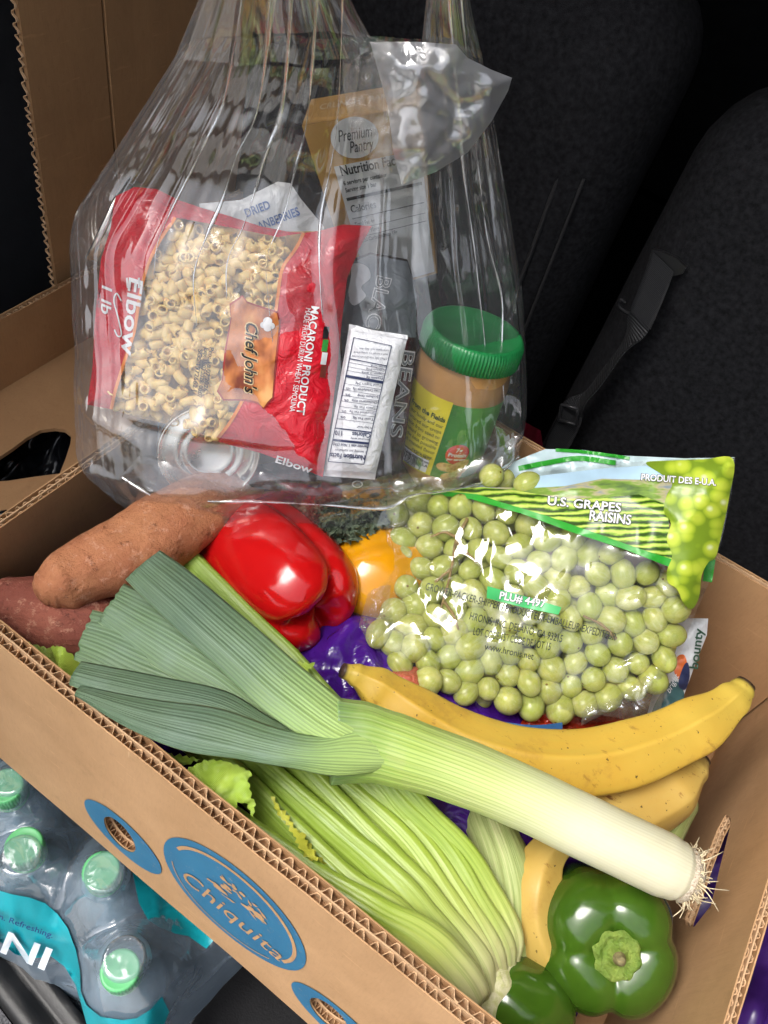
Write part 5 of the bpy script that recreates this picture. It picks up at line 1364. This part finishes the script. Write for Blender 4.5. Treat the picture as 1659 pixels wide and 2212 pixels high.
def handle(rows, seed, dens, amp0, fb0):
    A = [P(a[0], a[1], d) for a, b, d in rows]; B = [P(b[0], b[1], d) for a, b, d in rows]; V = []; nh, na = 60, 160
    for j in range(nh):
        h = j / (nh - 1)
        for k in range(na): V.append(bag_loop(cat(A, h), cat(B, h), lerp(fb0, .010, h), lerp(fb0, .010, h), 2 * math.pi * k / na, h * .4 + 1, amp0, seed, dens))
    build('handle', V, grid_faces(na, nh, True), BAGF, gb, uv=[(abs(2 * (i % na) / na - 1) * .5, (i // na) / nh) for i in range(na * nh)])
handle([((388, 105), (800, 100), .455), ((432, 0), (748, 0), .428), ((475, -110), (715, -110), .400), ((520, -240), (690, -240), .368)], 14, 10, .0075, .024)
handle([((905, 165), (1042, 135), .490), ((922, 0), (1012, 0), .448), ((935, -110), (1000, -110), .415), ((945, -240), (990, -240), .380)], 25, 6, .0055, .014)
fl_ = Pouch([(800, 92), (900, 90), (985, 96), (1010, 125), (1060, 150), (1106, 168), (1098, 195), (1062, 262), (1010, 330), (940, 372), (868, 400), (850, 330), (838, 230)], [(800, 92), (1106, 160), (1050, 320), (860, 400)], (.462, .480, .515, .505), .012, .002, 10, 3, 60, .003, (48, .0045))
fl_.patch('mouth_flap', [fl_.o], BAGM, gb, step=7)
fl2 = Pouch([(740, 20), (775, 70), (830, 88), (905, 92), (880, 240), (830, 380), (760, 300), (740, 180)], [(740, 20), (905, 92), (860, 380), (740, 300)], (.442, .462, .505, .490), .006, .002, 10, 5, 60, .003, (52, .003))
fl2.patch('mouth_flap', [fl2.o], BAGF, gb, step=8)

# sharp gathers: folds of film running down from the handles
FOLDF = film('folded_grocery_film', (.97, .97, .97), .14, (.90, .92, .95), .50, .11, ((120, .3, .002),), .4)
def bag_pt(x, h, off):
    Lc, Rc = cat(Lp, h), cat(Rp, h); fb = interp([(0, .014), (.10, .060), (.30, .075), (.6, .064), (.85, .040), (1, .024)], h)
    amp = interp([(0, .0020), (.15, .0020), (.35, .0030), (.55, .0062), (.8, .0095), (1, .0105)], h)
    xx = 2 * x - 1; th = math.acos(max(-1, min(1, math.copysign(abs(xx) ** (1 / .85), xx))))
    return bag_loop(Lc, Rc, fb, 0, th, h, amp, 3) - FW * off
rf = random.Random(4)
for x, h0, r in ((.235, .62, .0009), (.335, .56, .0015), (.40, .60, .0012), (.485, .52, .0012), (.57, .50, .0010), (.915, .42, .0013), (.955, .36, .0009)):
    hs = [lerp(1.0, h0, k / 6) for k in range(7)]
    xs_ = [x + rf.uniform(-.008, .008) + (.02 * (1 - h) * (1 if x > .5 else -1)) for h in hs]
    pts = [bag_pt(a, h, .0008) for a, h in zip(xs_, hs)]
    if x < .58: pts = [P(lerp(445, 742, (x - .1) / .48), -60, .402) , P(lerp(432, 746, (x - .1) / .48), 10, .418)] + pts[1:]
    elif x > .84: pts = [P(lerp(925, 1004, (x - .84) / .13), -60, .420), P(lerp(922, 1008, (x - .84) / .13), 10, .440)] + pts[1:]
    V, F, U = tube(pts, (lambda r: lambda s: r * (1.0 - .75 * s) * (1 + .35 * math.sin(s * 9 + r * 9000)))(r), 90, 12, up=-FW, sec=lambda s, th: (math.cos(th) * .7, math.sin(th) * max(.35, 1.0 + 1.3 * nz((s * 5, 1, x * 50), 1))),
                   disp=lambda q, d, s, th: .0006 * nz(q, 60, 3))
    build('fold', V, F, FOLDF, gb, uv=U)

# thick crumpled bottom of the bag
gs = Pouch([(262, 1028), (300, 985), (420, 1010), (560, 1020), (700, 1030), (820, 1035), (960, 1030), (1080, 965), (1132, 930), (1120, 985), (1060, 1035), (960, 1060), (900, 1066), (832, 1098), (700, 1090), (560, 1083), (430, 1082), (350, 1076)], [(262, 985), (1130, 930), (1090, 1090), (262, 1080)], (.570, .625, .640, .585), .006, .001, 12, 61, 30, .003, (40, .0035))
gs.patch('bottom_fold', [gs.o], film('bunched_grocery_film', (.96, .96, .97), .07, (.80, .80, .84), .10, .08, ((40, .3, .004),), .5), gb, step=7)
V, F, U = tube([P(u, v, d) for u, v, d in ((262, 1030, .582), (305, 1058, .580), (350, 1077, .580), (450, 1083, .584), (560, 1084, .590), (700, 1091, .598), (832, 1098, .606), (890, 1070, .610), (960, 1061, .618), (1060, 1036, .628), (1122, 985, .634))], lambda s: .0011 * (1 + .4 * math.sin(s * 23)), 160, 8, disp=lambda q, d, s, th: .0010 * nz(q, 90, 3))
build('bottom_seam', V, F, FOLDF, gb, uv=U)

# ---------------------------------------------------------------- grapes and their bag
GO = [(835, 1092), (940, 1070), (1040, 1045), (1180, 1018), (1300, 1003), (1480, 990), (1588, 987), (1578, 1080), (1556, 1180), (1530, 1262), (1500, 1330), (1468, 1420), (1440, 1500), (1420, 1545), (1392, 1560), (1330, 1556), (1250, 1566), (1170, 1545), (1090, 1528), (1000, 1512), (930, 1490), (860, 1445), (800, 1395), (776, 1350), (792, 1290), (806, 1220), (812, 1150)]
gq = [(800, 1075), (1590, 985), (1410, 1560), (775, 1400)]
gr = Pouch(GO, gq, (.660, .560, .602, .575), .016, .0010, 14, 31, 70, .004, (62, .0032))
GD = (.660, .560, .602, .575)
t_ = NT('grape_skin'); n_ = t_.noise(70, 4); st = t_.noise(1, 3, t_.coord('Object', (140, 140, 25)), .6)
n_ = t_.noise(1.6, 4); st = t_.noise(1, 3, t_.coord('Object', (5, 5, .8)), .6)
c_ = t_.mix(t_.step(n_, .35, .7), (.42, .45, .11), (.60, .58, .22)); c_ = t_.mix(t_.math('MULTIPLY', t_.step(st, .5, .66), .45), c_, (.62, .63, .36))
c_ = t_.mix(t_.math('MULTIPLY', t_.step(t_.noise(240, 3), .68, .74), .6), c_, (.30, .22, .06))
oi = t_.n('ShaderNodeObjectInfo').outputs['Random']; c_ = t_.mix(t_.math('MULTIPLY', oi, .55), c_, (.33, .41, .07))
sz_ = t_.n('ShaderNodeSeparateXYZ', {0: t_.co.outputs['Object']}); rr_ = t_.math('ADD', t_.math('MULTIPLY', sz_.outputs[0], sz_.outputs[0]), t_.math('MULTIPLY', sz_.outputs[1], sz_.outputs[1])); c_ = t_.mix(t_.math('MULTIPLY', t_.step(rr_, .012, .006), t_.step(sz_.outputs[2], .0, .1)), c_, (.18, .11, .03))
c_ = t_.mix(t_.math('MULTIPLY', t_.step(t_.noise(4.0, 4, t_.n('ShaderNodeVectorMath', {0: t_.co.outputs['Object'], 1: t_.n('ShaderNodeCombineXYZ', {0: t_.math('MULTIPLY', oi, 50.0), 1: 0.0, 2: 0.0}).outputs[0]}).outputs[0], .7), .62, .72), .35), c_, (.40, .30, .08))
GRAPE = t_.fin(c_, .26, t_.bump(t_.noise(150, 3), .05, .001), Specular_IOR_Level=.4, Subsurface_Weight=.8, Subsurface_Radius=(1.0, 1.0, .35), Subsurface_Scale=.008, Transmission_Weight=.12)
def ball(name, mat, seg=24, rings=16, fz=1.0):
    bm = bmesh.new(); bmesh.ops.create_uvsphere(bm, u_segments=seg, v_segments=rings, radius=1.0)
    for v in bm.verts: v.co.z *= fz
    me = bpy.data.meshes.new(name); bm.to_mesh(me); bm.free(); me.materials.append(mat); me.shade_smooth(); return me
GM = [ball('grape', GRAPE, fz=f_) for f_ in (1.0, 1.10, 1.18, 1.28)]
GREG = [(862, 1085), (930, 1085), (1010, 1085), (1100, 1110), (1200, 1150), (1320, 1195), (1440, 1245), (1462, 1300), (1455, 1360), (1440, 1430), (1400, 1485), (1330, 1500), (1240, 1535), (1160, 1528), (1080, 1515), (980, 1490), (900, 1465), (835, 1410), (818, 1370), (845, 1330), (880, 1280), (862, 1210), (848, 1150)]
gg = thing('grape_bunch', 'green grapes packed in the clear printed bag', 'grapes', Z(1130, 1500, .25))
gl0 = wloc(gg)
def add_grape(u, v, off, r):
    o = bpy.data.objects.new('grape', rnd.choice(GM)); COL.objects.link(o); o.parent = gg
    o.location = P(u, v, gr.dep(u, v) + off) - gl0; o.scale = (r, r, r); o.rotation_euler = (rnd.uniform(0, 6.28), rnd.uniform(0, 3.14), rnd.uniform(0, 6.28))
for (u, v) in relax(GREG, 104, 57, 11, 70, 24): add_grape(u, v, .000 + rnd.uniform(-.003, .004), rnd.uniform(.0084, .0110))
for (u, v) in relax(GREG, 70, 66, 13, 40, 24): add_grape(u, v, .017 + rnd.uniform(-.003, .003), rnd.uniform(.0095, .0105))
for (u, v) in relax(GREG, 34, 95, 17, 30, 40): add_grape(u, v, .034, .0105)
for (u, v, d_) in ((1062, 1028, -.004), (1140, 1046, -.004), (1085, 1040, .012), (868, 1205, .0)): add_grape(u, v, d_, .0098)
TWIG = plain('grape_stem', (.26, .17, .06), .7, .3, 200, .4, 800)
for pts in (((1010, 1120), (985, 1170), (975, 1230), (960, 1290), (945, 1330)), ((985, 1170), (1005, 1190), (1030, 1215)), ((975, 1230), (955, 1245), (935, 1262)), ((985, 1160), (960, 1150), (930, 1160)), ((1330, 1380), (1300, 1350), (1260, 1330)), ((960, 1300), (980, 1330), (990, 1360))):
    V, F, U = tube([P(u, v, gr.dep(u, v) - .0115) for u, v in pts], lambda s: .0013 * (1 - .4 * s), 30, 8, disp=lambda q, d, s, th: .0005 * nz(q, 300, 1)); build('stem', V, F, TWIG, gg)
gbag = thing('grape_bag', 'clear printed grape bag with vineyard picture, leaning on the back wall', 'fruit bag', Z(1130, 1545, .26))
GF = film('grape_bag_film', (.985, .99, .985), .02, (.85, .88, .86), .08, .04, ((14, .2, .008),), .4)
gr.b = .022
gr.patch('film', [GO], GF, gbag, step=7)
gr.patch('back_film', [GO], GF, gbag, -.046, step=22, side=.2)
# loose film corners and left flap
lf = Pouch([(812, 1130), (845, 1140), (850, 1200), (842, 1290), (850, 1350), (800, 1395), (775, 1352), (795, 1280), (806, 1210)], [(805, 1130), (850, 1140), (850, 1370), (775, 1370)], (.640, .640, .575, .575), .004, .001, 22, 8, 20, .003, (24, .003))
lf.patch('film_edge', [lf.o], film('folded_film', (.97, .97, .96), .08, (.9, .9, .86), .12, .06, ((120, .7, .003),), .4), gbag, step=6)
lf2 = Pouch([(1260, 1520), (1340, 1500), (1420, 1440), (1440, 1470), (1425, 1545), (1392, 1562), (1330, 1550), (1300, 1545), (1255, 1568)], [(1260, 1480), (1440, 1440), (1420, 1560), (1255, 1568)], (.595, .590, .590, .585), .006, .001, 26, 9, 20, .004, (30, .0045))
lf2.patch('film_edge', [lf2.o], bpy.data.materials['folded_film'], gbag, step=6)
# prints
t_ = NT('vineyard_print'); ux, vx = t_.uvx()
row = t_.n('ShaderNodeTexWave', {'Vector': t_.n('ShaderNodeCombineXYZ', {0: t_.math('MULTIPLY', ux, .006), 1: t_.math('MULTIPLY', vx, .020), 2: 0.0}).outputs[0], 'Scale': 1.1, 'Distortion': 6.0, 'Detail': 5.0, 'Detail Scale': 2.0}, bands_direction='Y').outputs[1]
n_ = t_.noise(1, 5, t_.coord('UV', (.12, .12, 1)), .75)
c_ = t_.ramp(t_.math('ADD', t_.math('MULTIPLY', row, .7), t_.math('MULTIPLY', n_, .45)), [(.30, (.03, .07, .008)), (.48, (.12, .25, .02)), (.68, (.30, .47, .05)), (.85, (.50, .60, .12))])
VINE = t_.fin(c_, .32, Specular_IOR_Level=.5)
t_ = NT('hill_print'); n_ = t_.noise(1, 3, t_.coord('UV', (.012, .05, 1)), .6)
HILL = t_.fin(t_.ramp(n_, [(.35, (.10, .17, .05)), (.5, (.20, .33, .05)), (.58, (.42, .38, .22)), (.7, (.20, .26, .30))]), .32)
SKYP = plain('sky_print', (.42, .60, .74), .3, .12, 30); BANDP = plain('green_band_print', (.03, .32, .03), .32, .08)
t_ = NT('grape_print'); vo = t_.n('ShaderNodeTexVoronoi', {'Vector': t_.coord('UV', (.030, .034, 1)), 'Scale': 1.0, 'Randomness': .85}); vs_ = t_.n('ShaderNodeTexVoronoi', {'Vector': t_.n('ShaderNodeVectorMath', {0: t_.coord('UV', (.030, .034, 1)), 1: (.16, .12, 0)}).outputs[0], 'Scale': 1.0, 'Randomness': .85})
c_ = t_.ramp(vo.outputs[0], [(.0, (.56, .66, .08)), (.38, (.48, .58, .05)), (.56, (.33, .45, .03)), (.70, (.18, .28, .02))])
c_ = t_.mix(t_.math('MULTIPLY', t_.step(vs_.outputs[0], .26, .05), .65), c_, (.82, .88, .62))
GPR = t_.fin(c_, .3, Specular_IOR_Level=.5)
lowb = [(929, 1068), (1017, 1078), (1128, 1110), (1239, 1151), (1350, 1187), (1449, 1226)]
upb = [(935, 1060), (1030, 1067), (1084, 1085), (1183, 1115), (1294, 1154), (1377, 1184), (1455, 1209)]
gr.patch('vineyard_print', [[(935, 1060)] + upb[1:] + [(1447, 1150), (1440, 1090), (1380, 1068), (1300, 1075), (1220, 1078), (1120, 1060), (1040, 1052)]], VINE, gbag, .0006)
gr.patch('hill_print', [[(1040, 1052), (1120, 1060), (1220, 1078), (1300, 1075), (1380, 1068), (1440, 1090), (1458, 1045), (1440, 1028), (1380, 1036), (1300, 1034), (1220, 1050), (1150, 1054)]], HILL, gbag, .0007)
gr.patch('sky_print', [[(1110, 1036), (1150, 1054), (1220, 1050), (1300, 1034), (1380, 1036), (1440, 1028), (1455, 1040), (1436, 1003), (1300, 1012), (1180, 1026)]], SKYP, gbag, .0007)
gr.patch('green_band', [lowb + upb[::-1]], BANDP, gbag, .0012)
gr.patch('grape_print', [spline2([(1395, 1000), (1440, 995), (1520, 992), (1584, 992), (1574, 1080), (1554, 1175), (1545, 1205), (1530, 1215), (1516, 1243), (1510, 1290), (1494, 1316), (1475, 1300), (1462, 1272), (1443, 1258), (1441, 1232), (1452, 1200), (1440, 1165), (1449, 1130), (1434, 1105), (1440, 1070), (1452, 1045), (1430, 1025)], 5)], GPR, gbag, .0014)
def shadow_text(s_, size, org, adv, fit, bo=.02, sy=1.0):
    gr.text('lettering', s_, size, org, adv, BLACK_INK, gbag, .0020, bold=bo + .035, fit=fit, sy=sy)
    gr.text('lettering', s_, size, org, adv, WHITE_INK, gbag, .0026, bold=bo, fit=fit * .985, sy=sy)
shadow_text('U.S. GRAPES', 27, (1262, 1090), (120, 12), 162)
shadow_text('RAISINS', 30, (1318, 1119), (100, 12), 92)
shadow_text('PRODUIT DES E-U.A.', 20, (1466, 1037), (160, 12), 165)
gr.patch('code_panel', [[(1053, 1266), (1130, 1287), (1213, 1312), (1206, 1328), (1130, 1312), (1051, 1292)]], plain('code_green', (.05, .42, .12), .35), gbag, .0012)
shadow_text('PLU# 4497', 23, (1128, 1296), (100, 20), 102)
GI2 = plain('dark_grape_bag_lettering', (.03, .04, .03), .45)
gr.text('lettering', 'GROWER-PACKER-SHIPPER / PRODUCTEUR-EMBALLEUR-EXPEDITEUR', 21, (1125, 1322), (410, 110), GI2, gbag, .0012, bold=.008, fit=426, sy=1.1)
gr.text('lettering', 'HRONIS, INC. DELANO, CA 93215', 21, (1115, 1356), (199, 50), GI2, gbag, .0012, bold=.008, fit=206, sy=1.1)
gr.text('lettering', 'LOT CODE 15 / CODE DE LOT 15', 21, (1106, 1381), (166, 34), GI2, gbag, .0012, bold=.008, fit=170, sy=1.1)
gr.text('lettering', 'www.hronis.net', 21, (1100, 1408), (105, 22), GI2, gbag, .0012, bold=.008, fit=108, sy=1.0)
# upper edge of the back sheet with its own print
bk_ = Pouch([(1010, 1062), (1090, 1005), (1178, 970), (1260, 972), (1345, 984), (1480, 990), (1588, 988), (1575, 1080), (1550, 1210), (1536, 1262), (1400, 1100), (1200, 1060)], [(1010, 1000), (1588, 985), (1540, 1260), (1010, 1080)], (.690, .578, .600, .690), .004, .003, 18, 41, 40, .006)
bk_.patch('back_print', [[(1010, 1062), (1090, 1005), (1178, 970), (1260, 972), (1345, 984), (1480, 990), (1588, 988), (1480, 1012), (1300, 1020), (1150, 1045)]], plain('pale_blue_print', (.50, .64, .68), .3, .12), gbag, step=9)
bk_.patch('back_band', [stroke([(1120, 1012), (1180, 1000), (1250, 990), (1330, 1000)], 11)], BANDP, gbag, .0012)
bk_.patch('back_band', [stroke([(1200, 972), (1260, 976), (1320, 984), (1360, 990)], 7)], BANDP, gbag, .0012)
bk_.patch('back_band', [[(1522, 1215), (1546, 1208), (1538, 1258), (1518, 1255)]], BANDP, gbag, .0012)

# ---------------------------------------------------------------- teal and white packet by the right wall
tp = Pouch([(1435, 1345), (1475, 1335), (1530, 1336), (1527, 1372), (1500, 1440), (1478, 1500), (1470, 1560), (1420, 1590), (1390, 1570), (1410, 1500), (1425, 1420)], [(1435, 1335), (1530, 1335), (1470, 1580), (1390, 1580)], (.640, .628, .620, .628), .010, .002, 18, 51, 25, .004)
tb = thing('vegetable_packet', 'white and teal packet wedged between the grapes and the right wall', 'packet', Z(1440, 1570, .25))
tp.patch('front', [tp.o], gloss('grey_white_packet', (.55, .56, .58), .3, .08, .5, 70), tb, step=9); tp.patch('back', [tp.o], bpy.data.materials['grey_white_packet'], tb, -.008, side=-.4)
tp.patch('teal_print', [spline2([(1455, 1470), (1470, 1480), (1478, 1505), (1460, 1545), (1425, 1580), (1400, 1575), (1415, 1520), (1438, 1485)], 4)], plain('teal_print', (.045, .11, .12), .35), tb, .0008)
tp.patch('orange_print', [spline2([(1462, 1420), (1478, 1415), (1484, 1440), (1470, 1468), (1456, 1450)], 4)], plain('carrot_print', (.65, .14, .03), .35), tb, .0010)
tp.patch('navy_print', [spline2([(1476, 1440), (1486, 1432), (1490, 1460), (1480, 1490), (1465, 1478)], 4)], NAVY_INK, tb, .0012)
tp.text('lettering', 'bounty', 34, (1505, 1402), (8, -60), plain('bottle_green_print', (.03, .08, .05), .4), tb, .0014, bold=.02, fit=88, sy=.8)
tp.text('lettering', 'bright', 22, (1452, 1478), (18, -34), WHITE_INK, tb, .0014, shear=.4, fit=44, sy=.8)

# ---------------------------------------------------------------- water bottles in shrink wrap
WZ = -.0915                                                          # the pack stands lower than the box
BOT = [(-.342, .060), (-.285, .0935), (-.2315, .0575), (-.1725, .0865), (-.1185, .0530)]
t_ = NT('green_cap'); CAPM = t_.fin((.13, .50, .20), .35, t_.bump(t_.noise(400, 2), .05, .0003), Subsurface_Weight=.2, Subsurface_Radius=(.004, .008, .004), Subsurface_Scale=.4)
PET = film('bottle_plastic', (.90, .95, .97), .16, (.50, .62, .72), .10, .06, ((60, .15, .002),), .5)
WATER = plain('bottle_inside', (.25, .34, .41), .12, .3, 40)
LABS = ['leftmost water bottle under the shrink wrap, beside the front wall', 'water bottle at the upper left with its green cap against the wall', 'water bottle with green cap in the middle of the pack, nearest the teal band', 'water bottle with green cap just below the blue hand-hole oval', 'water bottle with green cap at the right end of the pack']
def bottle(i, x, y):
    o = thing('water_bottle', LABS[i], 'water bottle', (x, y, WZ), 'water bottles in the shrink-wrapped pack')
    m = Matrix.Translation((x, y, WZ)) @ Matrix.Rotation(.04 * math.sin(i * 2.1), 4, 'X') @ Matrix.Rotation(.03 * math.cos(i * 1.3), 4, 'Y')
    V, F = lathe([(0, .002), (.026, .002), (.0305, .010), (.0305, .06), (.029, .064), (.0305, .068), (.0305, .12), (.026, .142), (.0175, .160), (.0128, .172), (.0122, .184)], 40)
    build('bottle_body', xf(V, m), F, PET, o)
    V, F = lathe([(0, .004), (.0285, .004), (.0285, .118), (.018, .146), (.0, .146)], 32); build('water', xf(V, m), F, WATER, o)
    V = []; na = 144; pr = [(.0137, .182, 0), (.0143, .1825, 1), (.0143, .1985, 1), (.0138, .2008, .3), (.0128, .2016, 0), (.0118, .2012, 0), (0.0008, .2012, 0), (0, .2016, 0)]
    for r, z, rb in pr:
        for k in range(na):
            a = 2 * math.pi * k / na; q = r + rb * .00028 * (1 if (k // 2) % 2 else -1); V.append(m @ Vector((q * math.cos(a), q * math.sin(a), z)))
    build('cap', V, grid_faces(na, len(pr), True), CAPM, o)
    V, F = lathe([(.0140, .176), (.0146, .1765), (.0146, .1800), (.0140, .1806)], 48); build('cap_ring', xf(V, m), F, CAPM, o)
for i, (x, y) in enumerate(BOT): bottle(i, x, y)
OUTL = [(-60, 1990), (0, 2018), (36, 2052), (74, 2063), (113, 2060), (143, 2084), (165, 2122), (178, 2170), (192, 2225), (250, 2290), (350, 2290), (372, 2190), (400, 2150), (450, 2100), (486, 2060)]
OXY = [(lambda p: (p.x, p.y))(Z(u, v, .050)) for u, v in OUTL]
OXY = OXY + [(-.04, .20), (-.46, .20), (-.46, .05)]
WT = Tin(-.48, 0, -.05, .22, .017, .0030, 77)
def wrapH(x, y):
    h = .128
    for (a, b) in BOT:
        r = math.hypot(x - a, y - b)
        k = .2045 if r < .0150 else .2045 - .014 * smooth(.0150, .019, r) - (r - .0150) * 1.5
        h = max(h, k) if abs(h - k) > .012 else max(h, k) + (.012 - abs(h - k)) ** 2 / .048
    w_ = .004 * (.5 - abs(nz((x * 30, y * 45, 4), 1))) + .0025 * (.5 - abs(nz((x * 90 + y * 40, y * 90, 9), 1)))
    h += (w_ * .5 + WT.h(x, y)) * (.12 if h > .196 else 1)
    p = (x, y)
    if inside(p, OXY):
        d = dist_poly(p, OXY); h -= .030 * smooth(.016, 0, d)
    else: h -= .030 + min(.10, dist_poly(p, OXY) * 8)
    return max(.006, h) + WZ
sw = thing('shrink_wrap', 'clear shrink wrap with teal print over the water bottles', 'shrink wrap', (-.2, .06, WZ))
x0, x1, y0, y1 = -.42, -.03, -.03, .19
def nearest(p, poly):
    x, y = p; b = None
    for (ax, ay), (bx_, by) in zip(poly, poly[1:] + poly[:1]):
        dx, dy = bx_ - ax, by - ay; t = max(0, min(1, ((x - ax) * dx + (y - ay) * dy) / (dx * dx + dy * dy + 1e-12))); q = (ax + dx * t, ay + dy * t); d = math.hypot(x - q[0], y - q[1])
        if b is None or d < b[0]: b = (d, q)
    return b
def wrap_pt(x, y):
    if inside((x, y), OXY): return Vector((x, y, wrapH(x, y)))
    d, q = nearest((x, y), OXY); c = (lerp(q[0], -.2, .004), lerp(q[1], .07, .004))
    return Vector((q[0] + .15 * (x - q[0]), q[1] + .15 * (y - q[1]), .100 + WZ - min(.085, d * 2.2) + .004 * nz((x * 60, y * 60, 3), 1)))
V, F, U = sheet(lambda s, t: wrap_pt(lerp(x0, x1, s), lerp(y0, y1, t)), 250, 150)
WRAPF = film('shrink_film', (.95, .96, .97), .26, (.58, .74, .90), .16, .10, ((40, .4, .005),), .45)
keep = F
build('film', V, keep, WRAPF, sw, uv=U)
def wrap_px(loop, name, mat, off=.0010, zz=.055, step=8):
    def fn(u, v):
        p = Z(u, v, zz)
        for _ in range(6):
            zc = wrapH(p.x, p.y) if inside((p.x, p.y), OXY) else .118 + WZ
            p = Z(u, v, lerp(p.z, zc, .6))
        return p + CAMZV * off
    return fn, lay(name, poly_bm([loop], step), fn, mat, sw)
TEAL = plain('teal_wrap_print', (.008, .34, .40), .30, .10, 30, .2, 120)
ta = [(-40, 1910), (0, 1919), (30, 1928), (68, 1935), (101, 1947), (128, 1971), (149, 2000), (167, 2048), (176, 2093), (177, 2137), (190, 2167), (220, 2191), (268, 2198), (298, 2194), (327, 2176), (352, 2148), (368, 2180), (350, 2225), (250, 2240), (194, 2222), (180, 2170), (166, 2122), (143, 2084), (113, 2061), (74, 2066), (36, 2057), (9, 2033), (-40, 2005)]
fnw, _ = wrap_px(ta, 'teal_band', TEAL, .003)
wrap_px([(286, 1870), (289, 1890), (301, 1950), (321, 1986), (342, 2000), (378, 2015), (408, 2021), (446, 2048), (462, 2030), (400, 1975), (330, 1912)], 'teal_band', TEAL)
def wtext(s_, size, org, adv, mat, fit, bold=.0, shear=0., sy=1.0):
    bm = text_bm(s_, size, 'CENTER', bold, shear); xs = [v.co.x for v in bm.verts]; k = fit / (max(xs) - min(xs)); a = Vector(adv).normalized(); up = Vector((a[1], -a[0]))
    for v in bm.verts:
        q = Vector(org) + a * v.co.x * k + up * v.co.y * sy; v.co = Vector((q[0], q[1], 0))
    lay('lettering', bm, lambda u, v: fnw(u, v) + CAMZV * .0045, mat, sw)
wtext('Clean. Refreshing.', 17, (46, 1983), (125, 46), plain('navy_wrap_print', (.01, .04, .18), .4), 164, .01)
wtext('DASANI', 84, (-66, 1992), (112, 46), plain('white_wrap_print', (.68, .74, .80), .4), 385, .02, sy=.8)
